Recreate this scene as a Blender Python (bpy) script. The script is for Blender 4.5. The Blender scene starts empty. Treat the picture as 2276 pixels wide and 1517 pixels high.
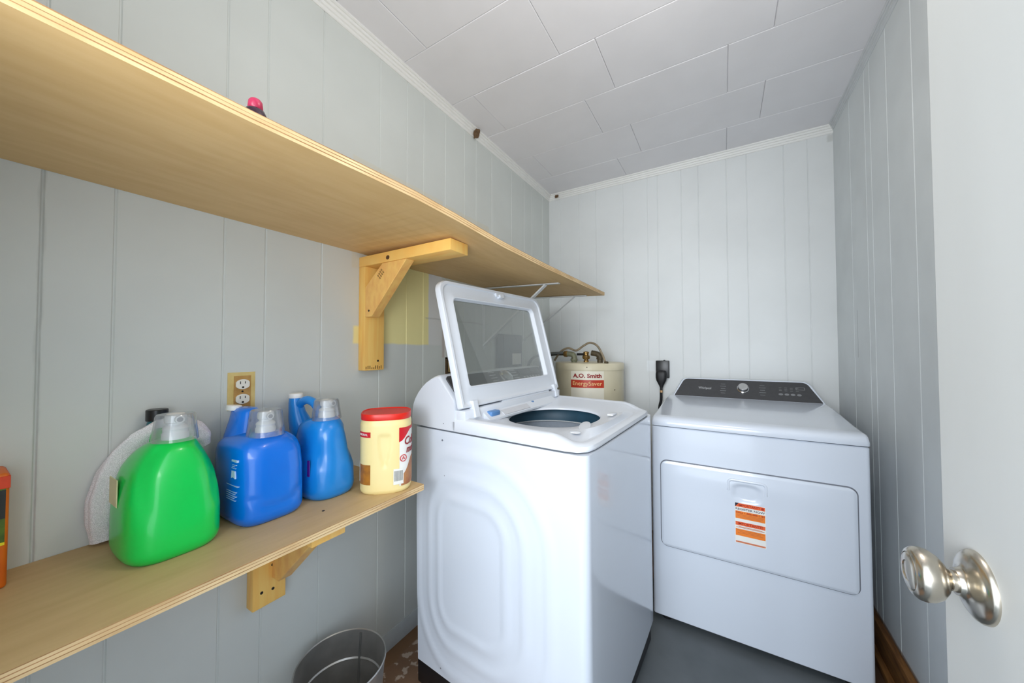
import bpy, bmesh, math, random
from mathutils import Vector, Matrix, noise
random.seed(7)
SC = bpy.context.scene
COL = SC.collection
PI = math.pi

# ------------------------------------------------------------------ camera
F_PX, YAW, PITCH, ROLL = 777.91, 0.54295, 0.02397, -0.00171
CAM = (1.19933, 0.0, 1.23683)
cd = bpy.data.cameras.new('camera')
cam = bpy.data.objects.new('camera', cd)
COL.objects.link(cam)
cd.sensor_fit = 'HORIZONTAL'
cd.sensor_width = 36.0
cd.lens = F_PX * 36.0 / 2276.0
cd.clip_start = 0.01
Fv = Vector((-math.sin(YAW) * math.cos(PITCH), math.cos(YAW) * math.cos(PITCH), math.sin(PITCH)))
Rv = Vector((math.cos(YAW), math.sin(YAW), 0))
Uv = Rv.cross(Fv)
R2 = Rv * math.cos(ROLL) + Uv * math.sin(ROLL)
U2 = -Rv * math.sin(ROLL) + Uv * math.cos(ROLL)
m = Matrix((R2, U2, -Fv)).transposed().to_4x4()
m.translation = Vector(CAM)
cam.matrix_world = m
SC.camera = cam

# ------------------------------------------------------------------ world, lights, exposure
W = bpy.data.worlds.new('world')
SC.world = W
W.use_nodes = True
bg = W.node_tree.nodes['Background']
bg.inputs[0].default_value = (0.76, 0.87, 1.0, 1)
bg.inputs[1].default_value = 1.75


def area(name, loc, target, sx, sy, power, col):
    l = bpy.data.lights.new(name, 'AREA')
    l.shape = 'RECTANGLE'
    l.size, l.size_y, l.energy, l.color = sx, sy, power, col
    o = bpy.data.objects.new(name, l)
    COL.objects.link(o)
    o.location = loc
    o.rotation_euler = (Vector(target) - Vector(loc)).to_track_quat('-Z', 'Y').to_euler()
    return o


area('daylight_through_doorway', (1.15, -2.4, 1.9), (0.95, 2.2, 1.3), 1.6, 1.6, 58, (0.89, 0.95, 1.0))
area('added_upward_fill', (1.0, -0.55, 1.25), (0.95, 0.55, 2.6), 0.9, 0.7, 11, (0.95, 0.97, 1.0))  # added fill aimed upward to brighten the ceiling, no real source there
lp = bpy.data.lights.new('added_room_fill', 'POINT')  # added unseen fill without a fixture, lifts the ceiling and washer front
lp.energy, lp.shadow_soft_size, lp.color = 6.2, 0.10, (1.0, 0.93, 0.84)
lpo = bpy.data.objects.new('added_room_fill', lp)
COL.objects.link(lpo)
lpo.location = (1.22, 0.72, 2.16)

SC.view_settings.view_transform = 'Standard'
SC.view_settings.look = 'None'
SC.view_settings.gamma = 1.0
SC.view_settings.exposure = 0.60
SC.view_settings.use_curve_mapping = False


# ------------------------------------------------------------------ materials
def lin(c):
    out = []
    for v in c:
        v = v / 255.0
        out.append(v / 12.92 if v <= 0.04045 else ((v + 0.055) / 1.055) ** 2.4)
    return (*out, 1.0)


MATS = {}


def mat(name, rgb, rough=0.5, metal=0.0, var=0.0, scale=20.0, stretch=(1, 1, 1), rgb2=None, bump=0.0, spec=0.5, coat=0.0,
        emit=None):
    if name in MATS:
        return MATS[name]
    M = bpy.data.materials.new(name)
    M.use_nodes = True
    nt = M.node_tree
    b = nt.nodes['Principled BSDF']
    b.inputs['Base Color'].default_value = lin(rgb)
    b.inputs['Roughness'].default_value = rough
    b.inputs['Metallic'].default_value = metal
    b.inputs['Specular IOR Level'].default_value = spec
    b.inputs['Coat Weight'].default_value = coat
    tc = nt.nodes.new('ShaderNodeTexCoord')
    mp = nt.nodes.new('ShaderNodeMapping')
    mp.inputs['Scale'].default_value = stretch
    nt.links.new(tc.outputs['Object'], mp.inputs['Vector'])
    nz = nt.nodes.new('ShaderNodeTexNoise')
    nz.inputs['Scale'].default_value = scale
    nz.inputs['Detail'].default_value = 5
    nt.links.new(mp.outputs[0], nz.inputs['Vector'])
    if rgb2 is None:
        rgb2 = tuple(max(0, min(255, v * (1 - var))) for v in rgb)
    mx = nt.nodes.new('ShaderNodeMix')
    mx.data_type = 'RGBA'
    mx.inputs[6].default_value = lin(rgb)
    mx.inputs[7].default_value = lin(rgb2)
    mr = nt.nodes.new('ShaderNodeMapRange')
    mr.inputs[1].default_value = 0.35
    mr.inputs[2].default_value = 0.7
    nt.links.new(nz.outputs[0], mr.inputs[0])
    nt.links.new(mr.outputs[0], mx.inputs[0])
    nt.links.new(mx.outputs[2], b.inputs['Base Color'])
    if bump:
        bp = nt.nodes.new('ShaderNodeBump')
        bp.inputs['Strength'].default_value = bump
        bp.inputs['Distance'].default_value = 0.002
        nt.links.new(nz.outputs[0], bp.inputs['Height'])
        nt.links.new(bp.outputs[0], b.inputs['Normal'])
    MATS[name] = M
    return M


def rect_mask(nt, pos, a0, a1, b0, b1, ax, bx, soft=0.004):
    """smooth-edged rectangle mask in object space"""
    sep = nt.nodes.new('ShaderNodeSeparateXYZ')
    nt.links.new(pos, sep.inputs[0])
    prod = None
    for (i, lo, hi) in ((ax, a0, a1), (bx, b0, b1)):
        for (edge, sgn) in ((lo, 1), (hi, -1)):
            r = nt.nodes.new('ShaderNodeMapRange')
            r.inputs[1].default_value = edge - soft * sgn
            r.inputs[2].default_value = edge + soft * sgn
            nt.links.new(sep.outputs[i], r.inputs[0])
            if prod is None:
                prod = r.outputs[0]
            else:
                mm = nt.nodes.new('ShaderNodeMath')
                mm.operation = 'MULTIPLY'
                nt.links.new(prod, mm.inputs[0])
                nt.links.new(r.outputs[0], mm.inputs[1])
                prod = mm.outputs[0]
    return prod


def add_patches(M, patches, wob=0.012, nscale=14.0):
    """patches: (rgb, a0,a1,b0,b1, ax,bx, strength) painted over the base colour (worn / unpainted areas)"""
    nt = M.node_tree
    b = nt.nodes['Principled BSDF']
    cur = b.inputs['Base Color'].links[0].from_socket
    tc = nt.nodes.new('ShaderNodeTexCoord')
    nz = nt.nodes.new('ShaderNodeTexNoise')
    nz.inputs['Scale'].default_value = nscale
    nz.inputs['Detail'].default_value = 4
    nt.links.new(tc.outputs['Object'], nz.inputs['Vector'])
    sb = nt.nodes.new('ShaderNodeVectorMath')
    sb.operation = 'SUBTRACT'
    sb.inputs[1].default_value = (0.5, 0.5, 0.5)
    nt.links.new(nz.outputs['Color'], sb.inputs[0])
    sc_ = nt.nodes.new('ShaderNodeVectorMath')
    sc_.operation = 'SCALE'
    sc_.inputs[3].default_value = wob
    nt.links.new(sb.outputs[0], sc_.inputs[0])
    ad = nt.nodes.new('ShaderNodeVectorMath')
    nt.links.new(tc.outputs['Object'], ad.inputs[0])
    nt.links.new(sc_.outputs[0], ad.inputs[1])
    for (rgb, a0, a1, b0, b1, ax, bx, st) in patches:
        f = rect_mask(nt, ad.outputs[0], a0, a1, b0, b1, ax, bx)
        mm = nt.nodes.new('ShaderNodeMath')
        mm.operation = 'MULTIPLY'
        mm.inputs[1].default_value = st
        nt.links.new(f, mm.inputs[0])
        mx = nt.nodes.new('ShaderNodeMix')
        mx.data_type = 'RGBA'
        nt.links.new(mm.outputs[0], mx.inputs[0])
        nt.links.new(cur, mx.inputs[6])
        mx.inputs[7].default_value = lin(rgb)
        cur = mx.outputs[2]
    nt.links.new(cur, b.inputs['Base Color'])
    return M


WALLC = (213, 217, 213)
wall_left_m = mat('painted_panelling', WALLC, 0.55, var=0.03, scale=3, bump=0.15)
add_patches(wall_left_m, [
    ((212, 210, 196), 0.815, 1.315, 1.55, 1.985, 1, 2, 0.8),
    ((212, 210, 196), 1.335, 1.72, 1.55, 1.975, 1, 2, 0.8),
    ((243, 232, 166), 0.880, 1.222, 1.262, 1.62, 1, 2, 1.0),
    ((243, 232, 166), 0.823, 0.90, 1.262, 1.33, 1, 2, 1.0),
    ((222, 222, 220), 1.218, 1.312, 1.262, 1.62, 1, 2, 1.0),
    ((196, 180, 172), 1.312, 1.335, 1.20, 1.45, 1, 2, 0.7),
    ((70, 72, 68), 0.1105, 0.1135, 0.81, 1.62, 1, 2, 0.35),
    ((168, 168, 160), 1.2, 1.69, 1.3855, 1.3885, 1, 2, 0.9)])
wall_m = mat('painted_panelling_far', (224, 227, 227), 0.5, var=0.03, scale=3, bump=0.15)
add_patches(wall_m, [((228, 232, 234), 0.742, 0.795, 1.088, 1.163, 0, 2, 0.9),
                     ((188, 190, 186), 1.715, 1.74, 2.40, 2.44, 0, 2, 0.6)])
wall_r_m = mat('painted_panelling_right', (217, 222, 223), 0.55, var=0.04, scale=4, bump=0.15)
add_patches(wall_r_m, [((96, 100, 98), 2.2385, 2.2415, 1.2, 1.42, 1, 2, 0.8),
                       ((120, 92, 60), 1.2, 2.5, -0.1, 0.135, 1, 2, 0.8)])
ceil_m = mat('painted_ceiling_tiles', (232, 231, 234), 0.6, var=0.02, scale=5)
trim_m = mat('painted_trim', (236, 236, 233), 0.45, var=0.01, scale=6)
door_m = mat('painted_door', (208, 209, 206), 0.5, var=0.03, scale=6, stretch=(1, 1, 0.15), bump=0.1)
floor_m = mat('worn_floor', (98, 103, 106), 0.5, rgb2=(86, 92, 94), scale=6, bump=0.2)
add_patches(floor_m, [((138, 106, 82), -0.1, 0.86, 0.2, 2.6, 0, 1, 1.0),
                      ((132, 98, 66), 0.0, 0.06, 0.2, 2.6, 0, 1, 0.8),
                      ((92, 62, 38), 1.66, 1.8, 1.5, 2.6, 0, 1, 0.9)], wob=0.08, nscale=9)
# pale flaking bits on the brown part of the floor
_nt = floor_m.node_tree
_b = _nt.nodes['Principled BSDF']
_cur = _b.inputs['Base Color'].links[0].from_socket
_tc = _nt.nodes.new('ShaderNodeTexCoord')
_vz = _nt.nodes.new('ShaderNodeTexNoise'); _vz.inputs['Scale'].default_value = 26; _vz.inputs['Detail'].default_value = 6
_nt.links.new(_tc.outputs['Object'], _vz.inputs['Vector'])
_mr = _nt.nodes.new('ShaderNodeMapRange'); _mr.inputs[1].default_value = 0.55; _mr.inputs[2].default_value = 0.59
_nt.links.new(_vz.outputs[0], _mr.inputs[0])
_f = rect_mask(_nt, _tc.outputs['Object'], 0.06, 0.7, 0.3, 2.0, 0, 1)
_mm = _nt.nodes.new('ShaderNodeMath'); _mm.operation = 'MULTIPLY'
_nt.links.new(_mr.outputs[0], _mm.inputs[0]); _nt.links.new(_f, _mm.inputs[1])
_mx = _nt.nodes.new('ShaderNodeMix'); _mx.data_type = 'RGBA'
_nt.links.new(_mm.outputs[0], _mx.inputs[0]); _nt.links.new(_cur, _mx.inputs[6]); _mx.inputs[7].default_value = lin((200, 180, 162))
_nt.links.new(_mx.outputs[2], _b.inputs['Base Color'])

ply_m = mat('plywood_face', (226, 190, 132), 0.55, rgb2=(218, 180, 120), scale=7, stretch=(6, 1, 6), bump=0.05)
ply_top_m = mat('plywood_top_face', (206, 176, 128), 0.55, rgb2=(196, 166, 118), scale=7, stretch=(6, 1, 6), bump=0.05)
ply_l = mat('plywood_layer_pale', (232, 204, 156), 0.6, rgb2=(206, 168, 116), scale=30, stretch=(1, 0.3, 1))
ply_d = mat('plywood_layer_dark', (152, 108, 66), 0.65, rgb2=(190, 146, 96), scale=24, stretch=(1, 0.3, 1))
pine_m = mat('pine_lumber', (255, 210, 118), 0.5, rgb2=(252, 190, 96), scale=9, stretch=(1, 8, 1), bump=0.05)
pine_v = mat('pine_lumber_upright', (255, 210, 118), 0.5, rgb2=(250, 188, 94), scale=9, stretch=(8, 8, 0.6), bump=0.05)
enamel = mat('white_enamel', (218, 225, 236), 0.16, var=0.01, scale=2, spec=0.5, coat=0.3)
plastic_w = mat('white_plastic', (220, 225, 233), 0.3, var=0.01, scale=4)
panel_grey = mat('dark_control_panel', (70, 70, 72), 0.28, var=0.05, scale=60)
print_grey = mat('pale_print', (196, 198, 200), 0.4, var=0.02)
small_print = mat('grey_small_print', (158, 160, 166), 0.5, var=0.02)
chrome = mat('chrome', (222, 222, 224), 0.12, metal=1.0, var=0.02)
black = mat('black_rubber', (20, 20, 24), 0.5, var=0.1)
black_pl = mat('black_plastic', (26, 27, 30), 0.35, var=0.1)
gap_screw_grey = mat('grey_gap_shade_and_screws', (118, 122, 132), 0.5, var=0.05)  # shade of the dryer door gap as a colour, also washer screw heads
steel = mat('stainless_drum', (196, 204, 214), 0.4, metal=0.3, var=0.05, scale=40)
rim_shade = mat('blue_grey_rim_shade', (40, 78, 98), 0.5, var=0.1)  # dark teal paints the shadow below the tub rim into the colour
blue_cup = mat('blue_softener_cup', (92, 140, 196), 0.35, var=0.05)
nickel = mat('satin_nickel', (206, 198, 184), 0.24, metal=1.0, var=0.05, scale=40)
galv = mat('galvanised_steel', (184, 182, 178), 0.38, metal=0.75, var=0.12, scale=14)
heater_m = mat('cream_tank_enamel', (220, 211, 184), 0.4, rgb2=(210, 200, 170), scale=6)
brass = mat('aged_brass', (150, 118, 66), 0.4, metal=0.7, var=0.25, scale=60)
fitting_m = mat('grey_green_fitting', (136, 138, 112), 0.55, metal=0.2, var=0.2, scale=60)
dark_fit = mat('dark_brown_fitting', (92, 80, 58), 0.55, metal=0.3, var=0.3, scale=60)
cable_m = mat('tan_cable', (150, 134, 108), 0.5, var=0.25, scale=40)
hose_m = mat('dark_grey_hose', (84, 88, 86), 0.5, var=0.1)
label_w = mat('cream_label', (238, 232, 214), 0.4, var=0.02)
label_r = mat('red_label_band', (206, 66, 36), 0.4, rgb2=(176, 40, 24), scale=60, stretch=(1, 1, 6))
red_txt = mat('dark_red_lettering', (150, 22, 26), 0.4, var=0.02)
cream_txt = mat('cream_lettering', (250, 214, 150), 0.4, var=0.02)
orange = mat('orange_print', (244, 132, 40), 0.45, var=0.04)
orange_red = mat('orange_red_print', (238, 104, 52), 0.45, var=0.04)
rust_txt = mat('rust_lettering', (178, 46, 20), 0.5, var=0.02)
navy = mat('navy_print', (24, 22, 48), 0.4, var=0.02)
green_j = mat('green_jug_plastic', (0, 216, 88), 0.3, rgb2=(0, 206, 80), scale=5, coat=0.3)
blue_j = mat('royal_blue_jug_plastic', (0, 122, 236), 0.25, rgb2=(0, 112, 226), scale=5, coat=0.3)
lblue_j = mat('sky_blue_jug_plastic', (24, 142, 228), 0.25, rgb2=(20, 134, 220), scale=5, coat=0.3)
cap_w = mat('white_cap_plastic', (240, 240, 238), 0.35, var=0.01)
cream_can = mat('pale_yellow_plastic', (246, 226, 160), 0.4, var=0.02)
red_lid = mat('red_lid_plastic', (226, 36, 18), 0.35, var=0.04)
red_lab = mat('red_label_print', (206, 24, 36), 0.4, var=0.03)
brown_lab = mat('brown_label_print', (186, 128, 78), 0.45, rgb2=(160, 90, 48), scale=30)
amber_lab = mat('amber_label_print', (178, 116, 34), 0.45, rgb2=(140, 88, 30), scale=50)
white_lab = mat('white_label_print', (240, 238, 232), 0.45, var=0.02)
box_o = mat('orange_carton', (232, 120, 22), 0.5, rgb2=(214, 96, 14), scale=12)
box_r = mat('orange_red_carton_top', (232, 70, 24), 0.5, var=0.08)
box_g = mat('olive_green_print', (96, 128, 22), 0.5, rgb2=(44, 66, 24), scale=30)
box_k = mat('dark_print', (40, 42, 40), 0.5, var=0.2)
box_y = mat('yellow_print', (244, 226, 30), 0.5, var=0.03)
pink = mat('pink_cap_plastic', (206, 60, 100), 0.3, rgb2=(170, 36, 70), scale=60)
dkglass = mat('dark_purple_bottle', (58, 34, 50), 0.2, var=0.1)
elec_grey = mat('grey_panel_steel', (112, 118, 122), 0.45, metal=0.1, var=0.06)
outlet_w = mat('ivory_outlet_plastic', (238, 234, 222), 0.35, var=0.02)
outlet_y = mat('unpainted_wood_yellow', (222, 198, 130), 0.6, rgb2=(206, 178, 108), scale=24)
outlet_br = mat('brown_dirty_plate', (190, 148, 84), 0.6, rgb2=(168, 124, 62), scale=50)
hole_m = mat('dark_hole', (30, 22, 18), 0.7, var=0.2)
wood_hole = mat('broken_wood', (120, 92, 60), 0.7, rgb2=(80, 56, 36), scale=120)
wood_dark = mat('dark_stained_wood', (134, 92, 46), 0.6, rgb2=(92, 58, 28), scale=10, stretch=(8, 1, 8))
ink = mat('brown_lumber_ink', (150, 112, 54), 0.6, var=0.1)
brkt_w = mat('white_painted_steel', (228, 230, 230), 0.4, var=0.02)
knot_m = mat('wood_knot', (112, 72, 34), 0.6, var=0.3, scale=80)


def glass_mat(name, tint, gloss=0.12, alpha=0.8, rough=0.03):
    M = bpy.data.materials.new(name)
    M.use_nodes = True
    nt = M.node_tree
    nt.nodes.clear()
    out = nt.nodes.new('ShaderNodeOutputMaterial')
    tr = nt.nodes.new('ShaderNodeBsdfTransparent')
    tr.inputs[0].default_value = tint
    gl = nt.nodes.new('ShaderNodeBsdfGlossy')
    gl.inputs['Roughness'].default_value = rough
    df = nt.nodes.new('ShaderNodeBsdfDiffuse')
    df.inputs[0].default_value = (0.8, 0.82, 0.84, 1)
    lw = nt.nodes.new('ShaderNodeLayerWeight')
    lw.inputs[0].default_value = 0.35
    mp = nt.nodes.new('ShaderNodeMath')
    mp.operation = 'MULTIPLY_ADD'
    mp.inputs[1].default_value = 0.6
    mp.inputs[2].default_value = gloss
    nt.links.new(lw.outputs['Facing'], mp.inputs[0])
    m1 = nt.nodes.new('ShaderNodeMixShader')
    m1.inputs[0].default_value = 1 - alpha
    nt.links.new(tr.outputs[0], m1.inputs[1])
    nt.links.new(df.outputs[0], m1.inputs[2])
    m2 = nt.nodes.new('ShaderNodeMixShader')
    nt.links.new(mp.outputs[0], m2.inputs[0])
    nt.links.new(m1.outputs[0], m2.inputs[1])
    nt.links.new(gl.outputs[0], m2.inputs[2])
    nt.links.new(m2.outputs[0], out.inputs[0])
    return M


lid_glass = glass_mat('smoked_lid_glass', (0.80, 0.82, 0.80, 1), 0.01, 0.97, 0.02)
cup_glass = glass_mat('clear_cup_plastic', (0.93, 0.94, 0.95, 1), 0.03, 0.90, 0.12)


def net_mat():
    M = bpy.data.materials.new('white_mesh_fabric')
    M.use_nodes = True
    nt = M.node_tree
    b = nt.nodes['Principled BSDF']
    b.inputs['Base Color'].default_value = lin((248, 244, 248))
    b.inputs['Subsurface Weight'].default_value = 0.0
    b.inputs['Roughness'].default_value = 0.8
    out = nt.nodes['Material Output']
    tc = nt.nodes.new('ShaderNodeTexCoord')
    vo = nt.nodes.new('ShaderNodeTexVoronoi')
    vo.feature = 'DISTANCE_TO_EDGE'
    vo.inputs['Scale'].default_value = 700
    nt.links.new(tc.outputs['Object'], vo.inputs['Vector'])
    r = nt.nodes.new('ShaderNodeMapRange')
    r.inputs[1].default_value = 0.10
    r.inputs[2].default_value = 0.22
    r.inputs[3].default_value = 0.0
    r.inputs[4].default_value = 0.5
    nt.links.new(vo.outputs['Distance'], r.inputs[0])
    tr = nt.nodes.new('ShaderNodeBsdfTransparent')
    mx = nt.nodes.new('ShaderNodeMixShader')
    nt.links.new(r.outputs[0], mx.inputs[0])
    nt.links.new(b.outputs[0], mx.inputs[1])
    nt.links.new(tr.outputs[0], mx.inputs[2])
    nt.links.new(mx.outputs[0], out.inputs[0])
    return M


net_m = net_mat()

# ------------------------------------------------------------------ object helpers
ORG = {}


def thing(name, label, cat, loc=(0, 0, 0), rot=(0, 0, 0), group=None, local=False):
    o = bpy.data.objects.new(name, None)
    o.empty_display_size = 0.05
    COL.objects.link(o)
    o.location = loc
    o.rotation_euler = rot
    o['label'] = label
    o['category'] = cat
    if group:
        o['group'] = group
    ORG[o.name] = Vector((0, 0, 0)) if local else Vector(loc)
    return o


def obj(name, bm, mats, parent=None, smooth=40, label=None, kind=None, cat=None, recalc=True):
    """link a bmesh as ONE mesh object; bmesh is in world space unless its thing is local"""
    if recalc:
        bmesh.ops.recalc_face_normals(bm, faces=bm.faces)
    if parent is not None:
        og = ORG[parent.name]
        if og.length:
            bmesh.ops.translate(bm, verts=bm.verts, vec=-og)
    me = bpy.data.meshes.new(name)
    bm.to_mesh(me)
    bm.free()
    if not isinstance(mats, (list, tuple)):
        mats = [mats]
    for M in mats:
        me.materials.append(M)
    if smooth:
        for p in me.polygons:
            p.use_smooth = True
        me.set_sharp_from_angle(angle=math.radians(smooth))
    o = bpy.data.objects.new(name, me)
    COL.objects.link(o)
    if parent is not None:
        o.parent = parent
        ORG[o.name] = ORG[parent.name]
    if label:
        o['label'] = label
    if kind:
        o['kind'] = kind
    if cat:
        o['category'] = cat
    return o


def struct(name, bm, mats, smooth=40):
    return obj(name, bm, mats, None, smooth, kind='structure')


def bx(bm, x0, x1, y0, y1, z0, z1, bev=0.0, seg=2, mi=0):
    t = bmesh.new()
    vs = [t.verts.new((x, y, z)) for x in (x0, x1) for y in (y0, y1) for z in (z0, z1)]
    for f in ((0, 1, 3, 2), (4, 6, 7, 5), (0, 4, 5, 1), (2, 3, 7, 6), (0, 2, 6, 4), (1, 5, 7, 3)):
        t.faces.new([vs[i] for i in f])
    bmesh.ops.recalc_face_normals(t, faces=t.faces)
    if bev > 0:
        bmesh.ops.bevel(t, geom=list(t.edges), offset=bev, segments=seg, affect='EDGES', profile=0.5)
    merge(bm, t, mi)
    return bm


def merge(bm, t, mi=None, M=None):
    mp = {}
    for v in t.verts:
        mp[v] = bm.verts.new(M @ v.co if M else v.co)
    for f in t.faces:
        try:
            nf = bm.faces.new([mp[v] for v in f.verts])
            nf.material_index = f.material_index if mi is None else mi
        except ValueError:
            pass
    t.free()


def box(*a, **k):
    return bx(bmesh.new(), *a, **k)


def loft(bm, rings, close=True, cap0=True, cap1=True, mi=0):
    vr = [[bm.verts.new(p) for p in r] for r in rings]
    n = len(vr[0])
    for a, b in zip(vr[:-1], vr[1:]):
        for i in range(n if close else n - 1):
            j = (i + 1) % n
            f = bm.faces.new((a[i], a[j], b[j], b[i]))
            f.material_index = mi
    if cap0 and close:
        bm.faces.new(vr[0][::-1]).material_index = mi
    if cap1 and close:
        bm.faces.new(vr[-1]).material_index = mi
    return vr


def se_ring(cx, cy, hx, hy, z, p=4.0, n=48, zf=None):
    """superellipse ring by polar angle"""
    out = []
    for i in range(n):
        t = 2 * PI * (i + 0.5) / n
        c, s = math.cos(t), math.sin(t)
        r = (abs(c / hx) ** p + abs(s / hy) ** p) ** (-1.0 / p)
        x, y = cx + r * c, cy + r * s
        out.append((x, y, zf(x, y) if zf else z))
    return out


def rrect(x0, x1, y0, y1, r, seg=6):
    """rounded rectangle outline, counter-clockwise, 2D"""
    if not isinstance(r, (list, tuple)):
        r = [r] * 4
    out = []
    for (cx, cy, a0, rr) in ((x1 - r[0], y0 + r[0], -90, r[0]), (x1 - r[1], y1 - r[1], 0, r[1]),
                             (x0 + r[2], y1 - r[2], 90, r[2]), (x0 + r[3], y0 + r[3], 180, r[3])):
        for k in range(seg + 1):
            a = math.radians(a0 + 90.0 * k / seg)
            out.append((cx + rr * math.cos(a), cy + rr * math.sin(a)))
    return out


def prism(bm, pts2, f3, d0, d1, mi=0):
    """extrude a 2D outline; f3(u, v, d) -> 3D"""
    loft(bm, [[f3(u, v, d0) for (u, v) in pts2], [f3(u, v, d1) for (u, v) in pts2]], mi=mi)
    return bm


def lathe(bm, prof, M=None, n=32, cap0=True, cap1=True, mi=0):
    """prof: (radius, height) list about z; M places it"""
    M = M or Matrix.Identity(4)
    rings = []
    for (r, h) in prof:
        rings.append([tuple(M @ Vector((max(r, 1e-5) * math.cos(2 * PI * i / n), max(r, 1e-5) * math.sin(2 * PI * i / n), h)))
                      for i in range(n)])
    loft(bm, rings, cap0=cap0, cap1=cap1, mi=mi)
    return bm


def spline(pts, k=8):
    """catmull-rom through 3D points"""
    P = [Vector(p) for p in pts]
    P = [P[0] * 2 - P[1]] + P + [P[-1] * 2 - P[-2]]
    out = []
    for i in range(1, len(P) - 2):
        for s in range(k):
            t = s / k
            a, b, c, d = P[i - 1], P[i], P[i + 1], P[i + 2]
            out.append(0.5 * ((2 * b) + (c - a) * t + (2 * a - 5 * b + 4 * c - d) * t * t + (3 * b - a - 3 * c + d) * t ** 3))
    out.append(P[-2])
    return out


def tube(bm, pts, r, n=12, k=8, smooth=True, mi=0, r2=None):
    P = spline(pts, k) if smooth else [Vector(p) for p in pts]
    up = Vector((0, 0, 1))
    prev = None
    rings = []
    for i, p in enumerate(P):
        d = (P[min(i + 1, len(P) - 1)] - P[max(i - 1, 0)]).normalized()
        if prev is None:
            a = d.cross(up)
            if a.length < 1e-3:
                a = d.cross(Vector((1, 0, 0)))
            a.normalize()
        else:
            a = (prev - d * prev.dot(d)).normalized()
        prev = a
        b = d.cross(a)
        rr = r(i / (len(P) - 1)) if callable(r) else r
        rb = rr if r2 is None else r2
        rings.append([tuple(p + a * rr * math.cos(2 * PI * j / n) + b * rb * math.sin(2 * PI * j / n)) for j in range(n)])
    loft(bm, rings, mi=mi)
    return bm


def text_bm(s, size, M, depth=0.0006, width=None, shear=0.0, bold=0.0):
    cu = bpy.data.curves.new('lettering', 'FONT')
    cu.body = s
    cu.size = size
    cu.extrude = depth / 2
    cu.shear = shear
    cu.offset = bold
    cu.align_x = 'CENTER'
    cu.align_y = 'CENTER'
    cu.resolution_u = 3
    o = bpy.data.objects.new('lettering', cu)
    COL.objects.link(o)
    dg = bpy.context.evaluated_depsgraph_get()
    me = bpy.data.meshes.new_from_object(o.evaluated_get(dg))
    bpy.data.objects.remove(o)
    bpy.data.curves.remove(cu)
    t = bmesh.new()
    t.from_mesh(me)
    bpy.data.meshes.remove(me)
    if width:
        xs = [v.co.x for v in t.verts]
        w = max(xs) - min(xs)
        cx = (max(xs) + min(xs)) / 2
        for v in t.verts:
            v.co.x = (v.co.x - cx) * width / w
    bmesh.ops.transform(t, matrix=M, verts=t.verts)
    return t


def frame(o, ex, ey):
    """matrix with origin o, text-right ex, text-up ey"""
    ex, ey = Vector(ex).normalized(), Vector(ey).normalized()
    ez = ex.cross(ey)
    M = Matrix((ex, ey, ez)).transposed().to_4x4()
    M.translation = Vector(o)
    return M


def smoothstep(a, b, x):
    t = max(0.0, min(1.0, (x - a) / (b - a)))
    return t * t * (3 - 2 * t)


# ------------------------------------------------------------------ room shell
RW, RD, RH, YF = 1.740, 2.577, 2.487, -0.13      # right wall x, back wall y, ceiling z, front wall y
HOUT = 0.10


def grooved_wall(bm, n0, n1, grooves, z0, z1, f3, thick=0.08, gw=0.0032, gd=0.0025):
    """panel with V grooves, outline in (along, depth) extruded in z"""
    pts = [(n0, 0)]
    for g in sorted(grooves):
        pts += [(g - gw, 0), (g - gw * 0.3, -gd), (g + gw * 0.3, -gd), (g + gw, 0)]
    pts += [(n1, 0), (n1, -thick), (n0, -thick)]
    lo = [bm.verts.new(f3(a, d, z0)) for a, d in pts]
    hi = [bm.verts.new(f3(a, d, z1)) for a, d in pts]
    n = len(pts)
    for i in range(n):
        j = (i + 1) % n
        bm.faces.new((lo[i], lo[j], hi[j], hi[i]))
    return bm


gl = [0.0, 0.112, 0.2137, 0.4208, 0.5245, 0.6995, 0.938, 1.081, 1.1823, 1.333, 1.485, 1.5913, 1.7508, 1.985, 2.1585, 2.275, 2.45]
struct('wall_left', grooved_wall(bmesh.new(), YF, RD, [g for g in gl if g > YF], 0, RH, lambda a, d, z: (d, a, z)), wall_left_m, 0)
gb = [0.098, 0.2516, 0.3865, 0.589, 0.7554, 0.822, 0.971, 1.072, 1.230, 1.336, 1.5185, 1.629]
struct('wall_back', grooved_wall(bmesh.new(), -HOUT, RW + HOUT, gb, 0, RH, lambda a, d, z: (a, RD - d, z)), wall_m, 0)
gr = [0.3, 0.6, 0.85, 1.05, 1.25, 1.45, 1.64, 1.845, 2.015, 2.08, 2.29]
struct('wall_right', grooved_wall(bmesh.new(), YF, RD, gr, 0, RH, lambda a, d, z: (RW - d, a, z)), wall_r_m, 0)
# front wall with the doorway the camera stands in
bm = bmesh.new()
bx(bm, -HOUT, 0.62, YF - 0.1, YF, 0, RH)
bx(bm, 1.48, RW + HOUT, YF - 0.1, YF, 0, RH)
bx(bm, 0.62, 1.48, YF - 0.1, YF, 2.08, RH)
struct('wall_front', bm, wall_m, 0)
struct('floor', box(-0.1, RW + 0.1, -1.6, RD + 0.1, -0.05, 0), floor_m, 0)

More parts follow.
